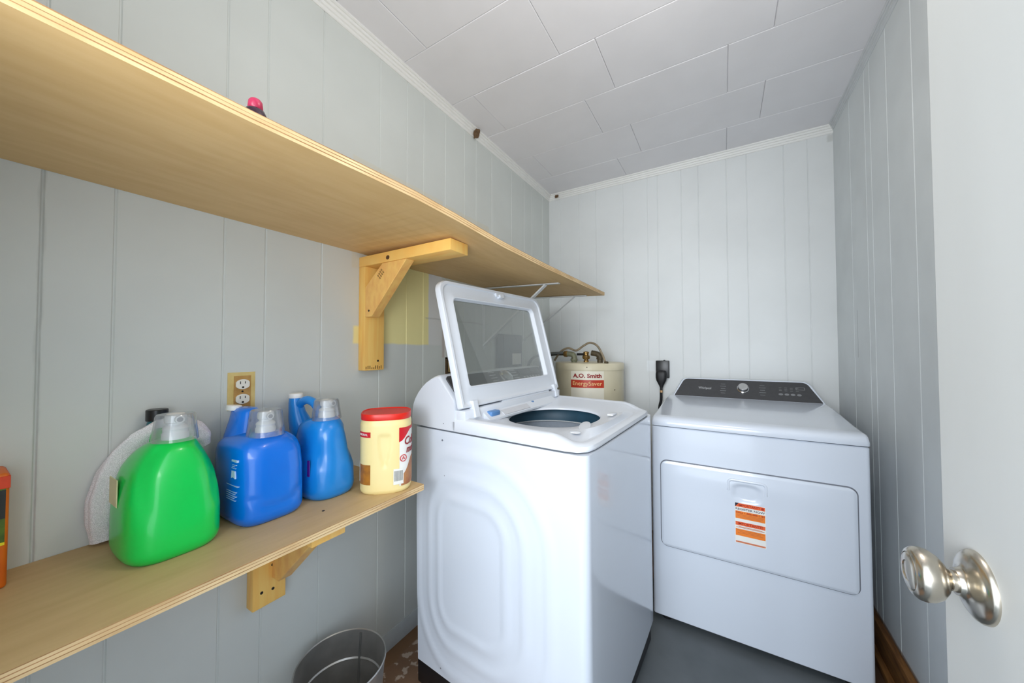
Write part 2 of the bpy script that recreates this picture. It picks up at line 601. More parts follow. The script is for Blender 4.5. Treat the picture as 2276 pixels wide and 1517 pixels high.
# ceiling of interlocking tiles
bm = bmesh.new()
bx(bm, -0.08, RW + 0.08, YF - 0.1, RD + 0.08, RH + 0.006, RH + 0.04)
row = 0.3136
y = 2.607 - row * 9
k = 9
while y < RD + 0.05:
    offs = 0.1615 if k % 2 == 0 else 0.0095
    xs = [-0.08] + [offs + 0.612 * i for i in range(-1, 4) if -0.08 < offs + 0.612 * i < RW + 0.08] + [RW + 0.08]
    for a, b in zip(xs[:-1], xs[1:]):
        y0, y1 = max(y, YF - 0.1), min(y + row, RD + 0.08)
        dz = random.uniform(-0.0006, 0.0006)
        if y1 - y0 > 0.02 and b - a > 0.01:
            bx(bm, a + 0.0006, b - 0.0006, y0 + 0.0007, y1 - 0.0007, RH + dz, RH + 0.008, bev=0.0022, seg=1)
    y += row
    k += 1
struct('ceiling', bm, ceil_m, 0)


def crown(bm, a0, a1, f3):
    """stepped cove: profile in (out from wall, down from ceiling)"""
    pr = [(0, 0), (0.030, 0), (0.030, -0.007), (0.026, -0.010), (0.022, -0.010), (0.020, -0.019), (0.016, -0.021), (0.014, -0.021),
          (0.012, -0.031), (0.007, -0.033), (0.006, -0.041), (0.003, -0.044), (0, -0.044)]
    return prism(bm, pr, lambda u, v, d: f3(u, v, d), a0, a1)


struct('trim_1', crown(bmesh.new(), YF, RD, lambda u, v, d: (u, d, RH + v)), trim_m, 30)
struct('trim_2', crown(bmesh.new(), 0.0, RW, lambda u, v, d: (d, RD - u, RH + v)), trim_m, 30)
struct('trim_3', crown(bmesh.new(), YF, RD, lambda u, v, d: (RW - u * 0.7, d, RH + v * 0.7)), mat('painted_trim_right', (206, 210, 212), 0.5, var=0.03), 30)


# broken holes in the crown moulding
def ragged(c, ex, ey, r, n=14, th=0.006):
    bm = bmesh.new()
    ex, ey = Vector(ex), Vector(ey)
    nn = ex.cross(ey)
    pts = []
    for i in range(n):
        a = 2 * PI * i / n
        rr = r * random.uniform(0.75, 1.15)
        pts.append((math.cos(a) * rr, math.sin(a) * rr * 1.25))
    prism(bm, pts, lambda u, v, d: tuple(Vector(c) + ex * u + ey * v + nn * d), 0, th)
    return bm


o = obj('broken_gap', ragged((0.020, 1.568, RH - 0.026), (0, 1, 0), (0.5, 0, 0.86), 0.022), wood_hole, smooth=0)
o['label'] = 'ragged brown broken gap in the left ceiling moulding above the upper shelf'
o['category'] = 'hole'
o = obj('broken_gap', ragged((0.078, RD - 0.022, RH - 0.026), (1, 0, 0), (0, 0.5, 0.86), 0.016), wood_hole, smooth=0)
o['label'] = 'small reddish brown knot hole in the back ceiling moulding at the corner'
o['category'] = 'hole'

# baseboards
bm = bmesh.new()
bx(bm, 0.0, 0.004, 0.0, 2.57, 0.0, 0.076, bev=0.001)
struct('baseboard_left', bm, mat('painted_baseboard', (200, 206, 208), 0.5, var=0.04), 30)
bm = bmesh.new()
bx(bm, RW - 0.022, RW, 1.2, 2.57, 0.0, 0.125, bev=0.003)
bx(bm, RW - 0.045, RW - 0.022, 1.2, 2.57, 0.0, 0.03, bev=0.006)
struct('baseboard_right', bm, wood_dark, 30)

# ------------------------------------------------------------------ open door, right foreground
DX, DY1, DY0 = 1.403, 0.578, -0.20
bm = bmesh.new()
bx(bm, DX, DX + 0.035, DY0, DY1, 0.012, 2.04, bev=0.0015, seg=1)
door = struct('door_1', bm, door_m, 0)
ORG[door.name] = Vector((0, 0, 0))
Mk = Matrix.Translation((DX, 0.515, 1.013)) @ Matrix.Rotation(-PI / 2, 4, 'Y')   # local z -> -x
bm = bmesh.new()
lathe(bm, [(0.0315, 0.0), (0.0315, 0.0022), (0.030, 0.0045), (0.026, 0.0072), (0.019, 0.0095), (0.0145, 0.0105), (0.0125, 0.013), (0.0118, 0.0155)], Mk, 48)
rose = obj('door_knob_rose', bm, nickel, door, 50)
bm = bmesh.new()
lathe(bm, [(0.0100, 0.0135), (0.0092, 0.0185), (0.0100, 0.0205), (0.0150, 0.0228), (0.0200, 0.0268), (0.0236, 0.0322), (0.0246, 0.0372), (0.0238, 0.0418),
           (0.0212, 0.0450), (0.0180, 0.0464), (0.0174, 0.0458), (0.0163, 0.0470), (0.0097, 0.0480), (0.0091, 0.0472), (0.0082, 0.0475), (0.0, 0.0480)], Mk, 48)
knob = obj('door_knob', bm, nickel, door, 50)

# ------------------------------------------------------------------ upper plywood shelf
XU = 0.560


def lerp_tab(tab, v):
    for (a, x), (b, y) in zip(tab[:-1], tab[1:]):
        if v <= b:
            t = max(0, (v - a) / (b - a))
            return x + (y - x) * t
    return tab[-1][1]


ZF = [(-0.2, 1.600), (0.25, 1.600), (0.45, 1.605), (0.60, 1.607), (0.75, 1.602), (1.0, 1.588), (1.34, 1.582), (2.2, 1.580)]
ZB = [(-0.2, 1.611), (0.85, 1.611), (1.1, 1.600), (2.2, 1.602)]


def ply_board(y0, y1, xb, xf, zf, zb, th, wob=0.0012, top=None):
    """layers: bottom face, 5 ply edge strips, top face -> materials 0 face,1 pale,2 dark,3 top"""
    fr = [(0, 0.0), (0.28, 0.0), (0.36, 0.0), (0.62, 0.0), (0.68, 0.0), (0.92, 0.0), (1.0, 0.0)]
    mis = [1, 2, 1, 2, 1, 2]
    ys = [y0 + (y1 - y0) * i / 60 for i in range(61)]
    bm = bmesh.new()
    rows = []
    for yy in ys:
        a, b = lerp_tab(zf, yy), lerp_tab(zb, yy)
        r = [bm.verts.new((xf + (noise.noise(Vector((yy * 7, f[0] * 9, xf))) * wob if 0 < f[0] < 1 else 0), yy, a + th * f[0])) for f in fr]
        r += [bm.verts.new((xb, yy, b + th * f[0])) for f in reversed(fr)]
        rows.append(r)
    n = len(rows[0])
    k = len(fr)
    for p, q in zip(rows[:-1], rows[1:]):
        for i in range(n):
            j = (i + 1) % n
            f = bm.faces.new((p[i], p[j], q[j], q[i]))
            if i < k - 1:
                f.material_index = mis[i]
            elif i == k - 1:
                f.material_index = 3
            elif i < n - 1:
                f.material_index = mis[n - 2 - i]
            else:
                f.material_index = 0
    for r in (rows[0], rows[-1]):
        for i in range(k - 1):
            bm.faces.new((r[i], r[i + 1], r[n - 2 - i], r[n - 1 - i])).material_index = mis[i]
    return bm


up_shelf = obj('plywood_shelf', ply_board(YF + 0.002, 2.195, 0.001, XU, ZF, ZB, 0.0195), [ply_m, ply_l, ply_d, ply_top_m], smooth=0)
up_shelf['label'] = 'long upper plywood shelf high on the left wall, seen from below'
up_shelf['category'] = 'shelf'
XL = 0.378
ZL = [(-0.2, 0.7925), (2, 0.7925)]
lo_shelf = obj('plywood_shelf', ply_board(YF + 0.002, 0.817, 0.001, XL, ZL, ZL, 0.0185), [ply_m, ply_l, ply_d, ply_top_m], smooth=0)
lo_shelf['label'] = 'lower plywood shelf on the left wall, holding the laundry jugs'
lo_shelf['category'] = 'shelf'
ZLT = 0.811
bm = bmesh.new()
lathe(bm, [(0.0035, 0), (0.0035, 0.0008)], Matrix.Translation((0.285, 0.545, ZLT)), 12)
ORG[lo_shelf.name] = Vector((0, 0, 0))
ORG[up_shelf.name] = Vector((0, 0, 0))
obj('nail_head', bm, hole_m, lo_shelf)


# ------------------------------------------------------------------ pine brackets
def wood_bracket(label, y0, z0, ztop, armx, brace, zarm=0.038, boff=0.0, nails=(), stamp=None):
    r = thing('wooden_bracket', label, 'bracket', (0, y0, z0), group=None)
    w = 0.089
    obj('wall_board', box(0.0005, 0.0385, y0, y0 + w, z0, ztop - zarm, bev=0.0025), pine_v, r, 30)
    obj('arm', box(0.0005, armx, y0, y0 + w, ztop - zarm, ztop, bev=0.0025), pine_m, r, 30)
    bm = bmesh.new()
    prism(bm, brace, lambda u, v, d: (u, d, v), y0 + boff, y0 + boff + 0.0375)
    bmesh.ops.recalc_face_normals(bm, faces=bm.faces)
    bmesh.ops.bevel(bm, geom=list(bm.edges), offset=0.0018, segments=1, affect='EDGES')
    obj('diagonal_brace', bm, mat('pine_brace', (255, 206, 118), 0.5, rgb2=(244, 182, 104), scale=9, stretch=(5, 5, 2.5)), r, 30)
    for (c, ax) in nails:
        R = Matrix.Rotation(PI / 2, 4, 'Y') if ax == 'x' else Matrix.Rotation(PI / 2, 4, 'X')
        obj('screw_head', lathe(bmesh.new(), [(0.0042, 0), (0.0042, 0.0008), (0.001, 0.0012)], Matrix.Translation(c) @ R, 10), hole_m, r)
    return r


zt = 1.594
b1 = wood_bracket('pale pine bracket under the upper shelf, fixed to the left wall', 0.845, 1.159, zt, 0.462,
                  [(0.0388, 1.362), (0.0388, 1.475), (0.135, 1.5555), (0.262, 1.5555), (0.075, 1.362)],
                  nails=[((0.0385, 0.915, 1.385), 'x'), ((0.0385, 0.905, 1.195), 'x'), ((0.062, 0.8450, 1.385), 'y')])
# knot and ink marks on the bracket
bm = bmesh.new()
t = bmesh.new()
bmesh.ops.create_uvsphere(t, u_segments=12, v_segments=8, radius=1.0)
bmesh.ops.transform(t, matrix=Matrix.Translation((0.165, 0.8452, 1.572)) @ Matrix.Diagonal((0.010, 0.0015, 0.008, 1)), verts=t.verts)
merge(bm, t)
obj('knot', bm, knot_m, b1)
bm = bmesh.new()
for i in range(9):
    yy = 0.850 + i * 0.0085
    hh = random.choice((0.006, 0.010, 0.013))
    bx(bm, 0.0384, 0.0389, yy, yy + 0.004, 1.164, 1.164 + hh)
obj('ink_marks', bm, ink, b1, 0, kind='stuff')
bm = bmesh.new()
ex, ez = Vector((0.68, 0, 0.73)), Vector((-0.73, 0, 0.68))
for i in range(8):
    for j in (0, 1):
        c = Vector((0.125, 0.8450, 1.500)) + ex * (i % 4) * 0.009 + ez * (j * 0.013 + (i // 4) * 0.005)
        t = bmesh.new()
        bx(t, -0.003, 0.003, -0.0003, 0.0003, -0.0018, 0.0018)
        M = frame(c, ex, ez)
        R = Matrix((ex, Vector((0, 1, 0)), ez)).transposed().to_4x4()
        R.translation = c
        bmesh.ops.transform(t, matrix=R, verts=t.verts)
        merge(bm, t)
obj('ink_marks', bm, ink, b1, 0, kind='stuff')
bm = bmesh.new()
wood_bracket('pine bracket under the lower shelf, below the blue jugs', 0.487, 0.487, 0.792, 0.335,
             [(0.0388, 0.560), (0.0388, 0.66), (0.150, 0.7535), (0.285, 0.7535), (0.075, 0.560)],
             boff=0.050, nails=[((0.0385, 0.510, 0.531), 'x'), ((0.0385, 0.5385, 0.598), 'x'), ((0.0385, 0.540, 0.527), 'x')])


# ------------------------------------------------------------------ white steel shelf brackets at the far end
def steel_bracket(yc, armx, bxu, zw, label):
    za = lerp_tab(ZF, yc)
    zb_ = lerp_tab(ZB, yc)
    r = thing('steel_shelf_bracket', label, 'bracket', (0, yc, zw))
    bm = bmesh.new()
    prism(bm, [(0.001, zb_ - 0.0075), (0.001, zb_ - 0.003), (armx, za + 0.0005), (armx, za - 0.004)],
          lambda u, v, d: (u, d, v), yc - 0.012, yc + 0.012)
    obj('arm', bm, brkt_w, r, 30)
    bm = bmesh.new()
    prism(bm, [(0.004, zw), (0.004, zw + 0.006), (bxu, za + 0.001), (bxu + 0.006, za - 0.004), (0.010, zw)], lambda u, v, d: (u, d, v), yc - 0.012, yc + 0.012)
    obj('diagonal_strut', bm, brkt_w, r, 30)
    obj('wall_strip', box(0.0005, 0.004, yc - 0.010, yc + 0.010, zw - 0.015, zb_ - 0.006, bev=0.0008, seg=1), brkt_w, r, 30)


steel_bracket(1.665, 0.480, 0.400, 1.262, 'white steel folding bracket, first of two under the far end of upper shelf')
steel_bracket(2.135, 0.462, 0.375, 1.300, 'white steel folding bracket at the tip of the upper shelf by the back wall')

# ------------------------------------------------------------------ washing machine (local frame: x to its front, y along its width)
wash = thing('washing_machine', 'white top-loading washing machine with its glass lid standing open', 'washing machine', (0.2045, 0.9414, 0.0),
             (0.0131, 0, -0.0647), local=True)
WW, WD, ZS, ZBW = 0.69, 0.690, 0.960, 0.1076


def wash_ring(z, inset=0.0, zf=None, emboss=True, bow=0.005, flat=False):
    r = 0.026
    pts = []
    # near side y=0 from x=0 to WD
    NS = 84
    x0, x1, y0, y1 = inset, WD - inset, inset, WW - inset
    for i in range(NS + 1):
        x = x0 + r + (x1 - x0 - 2 * r) * i / NS
        h = 0.0
        if emboss:
            cx, cz = 0.255, 0.515
            xx = (x - cx)
            xx = xx * (1.0 if xx > 0 else 1.45)
            qx, qz = abs(xx) - 0.075, abs(z - cz) - 0.125
            d = math.hypot(max(qx, 0), max(qz, 0)) + min(max(qx, qz), 0) - 0.08
            def st(a, w=0.007):
                return smoothstep(a - w, a + w, d)
            h = 0.0028 * (st(0.0) - st(0.030, 0.010) + st(0.068) - st(0.098, 0.012) + st(0.150, 0.008) - st(0.185, 0.012))
            h -= 0.0
        pts.append((x, y0 - h))
    for k in range(1, 7):
        a = -PI / 2 + PI / 2 * k / 6
        pts.append((x1 - r + r * math.cos(a), y0 + r + r * math.sin(a)))
    for i in range(1, 13):
        yv = y0 + r + (y1 - y0 - 2 * r) * i / 12
        t = (yv - WW / 2) / (WW / 2)
        pts.append((x1 + bow * (1 - t * t) * (0 if flat else 1), yv))
    for k in range(1, 7):
        a = PI / 2 * k / 6
        pts.append((x1 - r + r * math.cos(a), y1 - r + r * math.sin(a)))
    pts.append((x0 + r, y1))
    pts.append((x0, y1 - r))
    pts.append((x0, y0 + r))
    return [(x, y, (zf(x, y) if zf else z)) for x, y in pts]


bm = bmesh.new()
NZ = 80
rings = [wash_ring(ZBW, 0.006, emboss=False)]
for i in range(NZ + 1):
    z = ZBW + 0.006 + (ZS - 0.003 - ZBW - 0.006) * i / NZ
    rings.append(wash_ring(z))
rings.append(wash_ring(ZS - 0.003, 0.055, emboss=False))
loft(bm, rings, cap0=True, cap1=False)
obj('cabinet', bm, enamel, wash, 30)
obj('base', box(0.012, WD - 0.012, 0.010, WW - 0.010, 0.018, ZBW + 0.002, bev=0.004), black, wash)
for (fx, fy) in ((0.05, 0.05), (0.05, 0.64), (0.64, 0.05), (0.64, 0.64)):
    obj('foot', lathe(bmesh.new(), [(0.022, 0.0), (0.022, 0.012), (0.008, 0.014), (0.008, 0.03)], Matrix.Translation((fx, fy, 0.0 - 0.0131 * fy)), 16), black, wash)
# small screws/dimples on the side
for (sx, sz) in ((0.165, 0.983), (0.160, 0.925), (0.170, 0.805), (0.145, 0.14)):
    obj('screw_head', lathe(bmesh.new(), [(0.0034, 0), (0.0034, 0.0012), (0.001, 0.0018)],
                            Matrix.Translation((sx, -0.0005 if sz < 0.96 else 0.0015, sz)) @ Matrix.Rotation(PI / 2, 4, 'X'), 10), gap_screw_grey, wash)


# top cover with the tub opening
def ztop_edge(x, y):
    t = smoothstep(0.585, 0.655, x)
    return 1.006 * (1 - t) + 0.983 * t - 0.004 * smoothstep(0.3, 0.6, x)


def deck_ring(inset, dz, p=14.0, zc=None):
    def zf(x, y):
        return (ztop_edge(x, y) + dz) if zc is None else zc
    return se_ring(WD / 2, WW / 2, WD / 2 - inset, WW / 2 - inset, 0, p, 96, zf)


def mixring(a, b, t):
    return [tuple(u + (v - u) * t for u, v in zip(p, q)) for p, q in zip(a, b)]


bm = bmesh.new()
OC = (0.425, 0.325)


def oring(cx, cy, hx, hy, z, p=2.4):
    # rings about the opening centre, sampled so they match the deck rings by angle about the deck centre
    return se_ring(cx, cy, hx, hy, z, p, 96)


r_out = [deck_ring(0.0015, 0, zc=ZS + 0.0015), deck_ring(0.0, 0, zc=ZS + 0.006), deck_ring(0.0, -0.012), deck_ring(0.003, -0.004), deck_ring(0.010, -0.0005), deck_ring(0.024, 0.001),
         deck_ring(0.034, -0.0035), deck_ring(0.040, -0.005)]
r_bowl = oring(OC[0] + 0.0, OC[1] + 0.005, 0.222, 0.262, 0.9935, 3.2)
loft(bm, r_out + [r_bowl, oring(OC[0], OC[1], 0.190, 0.215, 0.985, 2.6), oring(OC[0], OC[1], 0.166, 0.187, 0.982, 2.3), oring(OC[0], OC[1], 0.161, 0.182, 0.979, 2.3),
                  oring(OC[0], OC[1], 0.161, 0.182, 0.974, 2.2), oring(OC[0], OC[1], 0.250, 0.260, 0.972, 2.2)], cap0=False, cap1=False)
obj('top_cover', bm, plastic_w, wash, 35)
# tub inside
Mo = Matrix.Translation((0.395, 0.345, 0))
obj('tub_ring', lathe(bmesh.new(), [(0.236, 0.971), (0.214, 0.969), (0.205, 0.962), (0.203, 0.917)], Mo, 64, cap0=False, cap1=False), rim_shade, wash, 50)
obj('balance_ring', lathe(bmesh.new(), [(0.203, 0.9175), (0.196, 0.9170), (0.194, 0.9155), (0.196, 0.914), (0.203, 0.913)], Mo, 64, cap0=False, cap1=False), cap_w, wash, 50)
obj('drum', lathe(bmesh.new(), [(0.204, 0.914), (0.206, 0.908), (0.208, 0.87), (0.208, 0.45), (0.19, 0.42), (0.0, 0.41)], Mo, 64, cap0=False, cap1=False), steel, wash, 50)
obj('agitator', lathe(bmesh.new(), [(0.15, 0.415), (0.14, 0.45), (0.06, 0.47), (0.05, 0.56), (0.035, 0.58), (0.0, 0.585)], Mo, 40), plastic_w, wash, 50)
# dispenser at the back of the opening
bm = bmesh.new()
prism(bm, [(0.250, 0.985), (0.250, 1.012), (0.262, 1.014), (0.292, 0.992), (0.292, 0.985)], lambda u, v, d: (u, d, v), 0.10, 0.60)
disp = obj('dispenser_panel', bm, plastic_w, wash, 30)
bm = bmesh.new()
prism(bm, [(0.2685, 1.0085), (0.2700, 1.0105), (0.2900, 0.9965), (0.2888, 0.9945)], lambda u, v, d: (u, d, v), 0.19, 0.37)
obj('dispenser_drawer', bm, mat('pale_grey_plastic', (206, 208, 214), 0.35, var=0.02), disp, 30)
bm = bmesh.new()
bx(bm, 0.256, 0.284, 0.118, 0.172, 0.996, 1.0165, bev=0.006, seg=3)
obj('softener_cup', bm, blue_cup, wash, 40, label='blue softener cup')
obj('dispenser_mark', lathe(bmesh.new(), [(0.010, 0), (0.010, 0.0012)], Matrix.Translation((0.262, 0.425, 1.0125)) @ Matrix.Rotation(0.6, 4, 'Y'), 20), blue_cup, wash, label='round blue mark')
bm = bmesh.new()
for i, (a, b) in enumerate(((0.20, 0.235), (0.25, 0.262), (0.30, 0.335))):
    bx(bm, 0.2545, 0.2555, a, b, 1.0134, 1.0142)
obj('small_print', bm, small_print, wash, 0, kind='stuff')
# lid latch socket and bumpers on the deck front
bm = bmesh.new()
bx(bm, 0.607, 0.628, 0.385, 0.435, 0.9925, 0.9985, bev=0.002)
obj('lid_latch_socket', bm, plastic_w, wash)
bm = bmesh.new()
lathe(bm, [(0.016, 0), (0.015, 0.002), (0.010, 0.0032), (0.0, 0.0036)], Matrix.Translation((0.615, 0.095, 0.993)), 24)
obj('bumper', bm, plastic_w, wash)
bm = bmesh.new()
t = bmesh.new()
bmesh.ops.create_uvsphere(t, u_segments=24, v_segments=12, radius=1.0)
bmesh.ops.transform(t, matrix=Matrix.Translation((0.600, 0.20, 0.9905)) @ Matrix.Rotation(0.3, 4, 'Z') @ Matrix.Diagonal((0.018, 0.065, 0.0025, 1)), verts=t.verts)
merge(bm, t)
obj('finger_dimple', bm, plastic_w, wash, 60)

# console
CP = [(0.002, 0.964), (0.0, 0.985), (0.001, 1.010), (0.006, 1.038), (0.017, 1.062), (0.034, 1.086), (0.054, 1.107), (0.078, 1.126), (0.105, 1.141),
      (0.124, 1.148), (0.134, 1.150), (0.142, 1.148), (0.147, 1.143), (0.212, 1.072), (0.216, 1.066), (0.218, 1.056), (0.220, 1.005), (0.220, 0.964)]
bm = bmesh.new()
rings = []
for (yv, s) in ((0.0, 0.955), (0.004, 0.975), (0.012, 0.990), (0.025, 0.998), (0.05, 1.0), (0.12, 1.004), (0.2, 1.009), (0.345, 1.013), (0.49, 1.009), (0.57, 1.004),
                (0.64, 1.0), (0.665, 0.998), (0.678, 0.990), (0.686, 0.975), (0.69, 0.955)):
    rings.append([(0.125 + (x - 0.125) * (1.0 if s >= 0.99 else 0.985 + (s - 0.955) * 0.37), yv, 0.964 + (z - 0.964) * s / 1.0 * (1.0 if s > 1 else 1.0)) for x, z in CP])
loft(bm, rings, close=True)
cons = obj('console', bm, plastic_w, wash, 40)
sl = Vector((0.212 - 0.147, 0, 1.072 - 1.143)).normalized()
nrm = Vector((-sl.z, 0, sl.x))


def cface(u, v, d):      # u along y, v along slope (0 top .. 0.1), d out
    arch = 0.0125 * (1 - ((u - 0.345) / 0.345) ** 2)
    return tuple(Vector((0.147, u, 1.143 + arch * 0.5 + 0.001)) + sl * v + nrm * d)


bm = bmesh.new()
prism(bm, rrect(0.022, 0.668, 0.006, 0.093, 0.012), cface, -0.006, 0.004)
cpan = obj('control_panel', bm, panel_grey, wash, 40)
dirM = Matrix((Vector((0, 1, 0)), -sl, nrm)).transposed().to_4x4()
dirM.translation = Vector(cface(0.345, 0.05, 0.004))
obj('dial', lathe(bmesh.new(), [(0.036, 0), (0.036, 0.004), (0.030, 0.006), (0.029, 0.014), (0.025, 0.016), (0.0, 0.016)], dirM, 40), chrome, wash)
bm = bmesh.new()
for i in range(5):
    for side in (-1, 1):
        u0 = 0.345 + side * 0.075
        prism(bm, [(u0 - 0.02, 0.015 + i * 0.014), (u0 + 0.02, 0.015 + i * 0.014), (u0 + 0.02, 0.018 + i * 0.014), (u0 - 0.02, 0.018 + i * 0.014)], cface, 0.004, 0.0048)
for i in range(6):
    prism(bm, [(0.475 + i * 0.025, 0.055), (0.490 + i * 0.025, 0.055), (0.490 + i * 0.025, 0.064), (0.475 + i * 0.025, 0.064)], cface, 0.004, 0.0048)
obj('panel_print', bm, print_grey, wash, 0, kind='stuff')
bm = bmesh.new()
prism(bm, rrect(0.46, 0.64, 0.012, 0.045, 0.004), cface, 0.004, 0.0052)
obj('display', bm, mat('black_display', (18, 18, 22), 0.15, var=0.05), wash)

# lid, standing open
LT = 0.2506
LH = Vector((0.252, 0, 1.0487))
lu = Vector((-math.sin(LT), 0, math.cos(LT)))
ln = Vector((math.cos(LT), 0, math.sin(LT)))


def lidp(y, u, w):
    return tuple(LH + Vector((0, y, 0)) + lu * u + ln * w)


def lring(y0, y1, u0, u1, r, w, seg=8, taper=0.0):
    out = []
    for (a, b) in rrect(y0, y1, u0, u1, r, seg):
        t = (b - u0) / (u1 - u0)
        out.append(lidp(a, b, w + taper * t))
    return out


rt = [0.006, 0.045, 0.045, 0.006]
ri = [0.012, 0.022, 0.022, 0.012]
bm = bmesh.new()
loft(bm, [lring(0.066, 0.612, 0.064, 0.392, ri, -0.024), lring(0.004, 0.690, -0.006, 0.452, rt, -0.026), lring(0.0, 0.694, -0.008, 0.456, rt, -0.021), lring(0.001, 0.693, -0.008, 0.455, rt, -0.005),
          lring(0.004, 0.690, -0.006, 0.452, rt, 0.0), lring(0.013, 0.681, 0.0, 0.443, rt, 0.0), lring(0.018, 0.676, 0.006, 0.438, [0.006, .04, .04, .006], -0.005),
          lring(0.030, 0.664, 0.012, 0.428, [0.006, .04, .04, .006], -0.006), lring(0.052, 0.640, 0.055, 0.402, [0.012, .03, .03, .012], -0.007),
          lring(0.060, 0.628, 0.060, 0.396, ri, -0.004), lring(0.064, 0.622, 0.063, 0.393, ri, -0.005), lring(0.070, 0.612, 0.066, 0.388, ri, -0.019), lring(0.066, 0.612, 0.064, 0.392, ri, -0.024)],
     cap0=False, cap1=False)
lid = obj('lid_frame', bm, plastic_w, wash, 35)
bm = bmesh.new()
loft(bm, [lring(0.066, 0.616, 0.063, 0.392, ri, -0.0225), lring(0.066, 0.616, 0.063, 0.392, ri, -0.0205)])
obj('lid_glass', bm, lid_glass, wash, 30)
bm = bmesh.new()
prism(bm, rrect(0.330, 0.385, 0.425, 0.443, 0.006), lambda u, v, d: lidp(u, v, d), -0.008, 0.004)
prism(bm, rrect(0.345, 0.372, 0.418, 0.434, 0.004), lambda u, v, d: lidp(u, v, d), -0.006, 0.012)
obj('lid_latch', bm, plastic_w, lid, 30)
obj('hinge_cover', box(0.216, 0.262, 0.004, 0.686, 0.985, 1.034, bev=0.004), plastic_w, wash)
for yb in (0.050, 0.636):
    bm = bmesh.new()
    prism(bm, [(-0.010, -0.045), (-0.010, 0.012), (0.004, 0.014), (0.014, 0.008), (0.016, -0.004), (0.014, -0.045)],
          lambda u, v, d: lidp(d, v, -u * 0.9), yb, yb + 0.022)
    obj('hinge', bm, plastic_w, wash, 30)
bm = bmesh.new()
prism(bm, [(0.075, -0.035), (0.175, -0.035), (0.235, -0.035), (0.60, -0.035), (0.60, 0.006), (0.26, 0.006), (0.215, -0.016), (0.075, -0.016)], lambda u, v, d: lidp(u, v, d), -0.022, -0.005)
obj('lid_apron', bm, plastic_w, lid, 30)
bm = bmesh.new()
for (a0, a1, rows) in ((0.135, 0.190, 4), (0.195, 0.235, 3), (0.300, 0.385, 4), (0.400, 0.465, 4), (0.475, 0.555, 3)):
    for i in range(rows):
        prism(bm, [(a0, 0.052 - i * 0.0055), (a1 - 0.01 * (i % 2), 0.052 - i * 0.0055), (a1 - 0.01 * (i % 2), 0.0502 - i * 0.0055), (a0, 0.0502 - i * 0.0055)], lidp, -0.0098, -0.0078)
prism(bm, [(0.565, 0.052), (0.582, 0.052), (0.582, 0.038), (0.565, 0.038)], lidp, -0.0098, -0.0078)
obj('small_print', bm, small_print, lid, 0, kind='stuff')
# little grey hose clip on the washer back-left edge
obj('hose_clip', box(-0.012, 0.0, 0.018, 0.034, 0.968, 0.982, bev=0.003), plastic_w, wash)

# ------------------------------------------------------------------ dryer
DX0, DX1, DYF, DYB = 0.908, 1.645, 1.740, 2.50
dry = thing('clothes_dryer', 'white front-loading clothes dryer in the back right corner', 'dryer', ((DX0 + DX1) / 2, (DYF + DYB) / 2, 0))
bm = bmesh.new()
o2 = rrect(DX0, DX1, DYF, DYB, 0.012, 5)
o1 = rrect(DX0 + .004, DX1 - .004, DYF + .004, DYB - .004, 0.010, 5)
loft(bm, [[(x, y, 0.030) for x, y in o1], [(x, y, 0.034) for x, y in o2], [(x, y, 0.880) for x, y in o2], [(x, y, 0.884) for x, y in o1]])
obj('cabinet', bm, enamel, dry, 30)
for (fx, fy) in ((0.96, 1.79), (1.59, 1.79), (0.96, 2.45), (1.59, 2.45)):
    obj('foot', lathe(bmesh.new(), [(0.02, 0.0), (0.02, 0.012), (0.008, 0.014), (0.008, 0.032)], Matrix.Translation((fx, fy, 0)), 16), black, dry)


def dz(yv):
    return 0.926 + 0.032 * smoothstep(1.75, 2.32, yv)


bm = bmesh.new()
prof = [(DYF - 0.002, 0.888), (DYF - 0.004, 0.900), (DYF - 0.001, 0.912), (DYF + 0.008, 0.922), (DYF + 0.022, 0.928)]
prof += [(yy, dz(yy) + 0.002) for yy in (1.80, 1.9, 2.0, 2.1, 2.2, 2.3, 2.4, 2.5)]
prof += [(2.502, 0.888)]
rings = []
for (xv, ins) in ((DX0 - 0.001, 0.010), (DX0 + 0.001, 0.006), (DX0 + 0.005, 0.002), (DX0 + 0.012, 0.0)):
    rings.append([(xv, y + (ins if i < 5 else 0), z - (ins if z > 0.9 else 0)) for i, (y, z) in enumerate(prof)])
for i in range(1, 12):
    xv = DX0 + 0.012 + (DX1 - DX0 - 0.024) * i / 12
    t = 1 - ((xv - (DX0 + DX1) / 2) / 0.37) ** 2
    rings.append([(xv, y - (0.006 * t if i2 < 5 else 0), z) for i2, (y, z) in enumerate(prof)])
for (xv, ins) in ((DX1 - 0.012, 0.0), (DX1 - 0.005, 0.002), (DX1 - 0.001, 0.006), (DX1 + 0.001, 0.010)):
    rings.append([(xv, y + (ins if i < 5 else 0), z - (ins if z > 0.9 else 0)) for i, (y, z) in enumerate(prof)])
loft(bm, rings)
obj('top', bm, enamel, dry, 40)
# console
c0 = Vector((0, 2.345, 0.958))
c1 = Vector((0, 2.43, 1.064))
cs = (c1 - c0).normalized()
cn = Vector((0, -cs.z, cs.y))
CL = (c1 - c0).length


def trap(ins, r=0.03, top=(0.980, 1.588), bot=(0.930, 1.643), h=CL, seg=6):
    P = [Vector((bot[0] + ins, 0 + ins * 0.3)), Vector((bot[1] - ins, 0 + ins * 0.3)), Vector((top[1] - ins, h - ins)), Vector((top[0] + ins, h - ins))]
    out = []
    for i, p in enumerate(P):
        rr = r if i >= 2 else 0.004
        a = (P[i - 1] - p).normalized()
        b = (P[(i + 1) % 4] - p).normalized()
        for k in range(seg + 1):
            t = k / seg
            q0, q1 = p + a * rr, p + b * rr
            q = q0 * (1 - t) ** 2 + p * 2 * t * (1 - t) + q1 * t * t
            out.append((q.x, q.y))
    return out


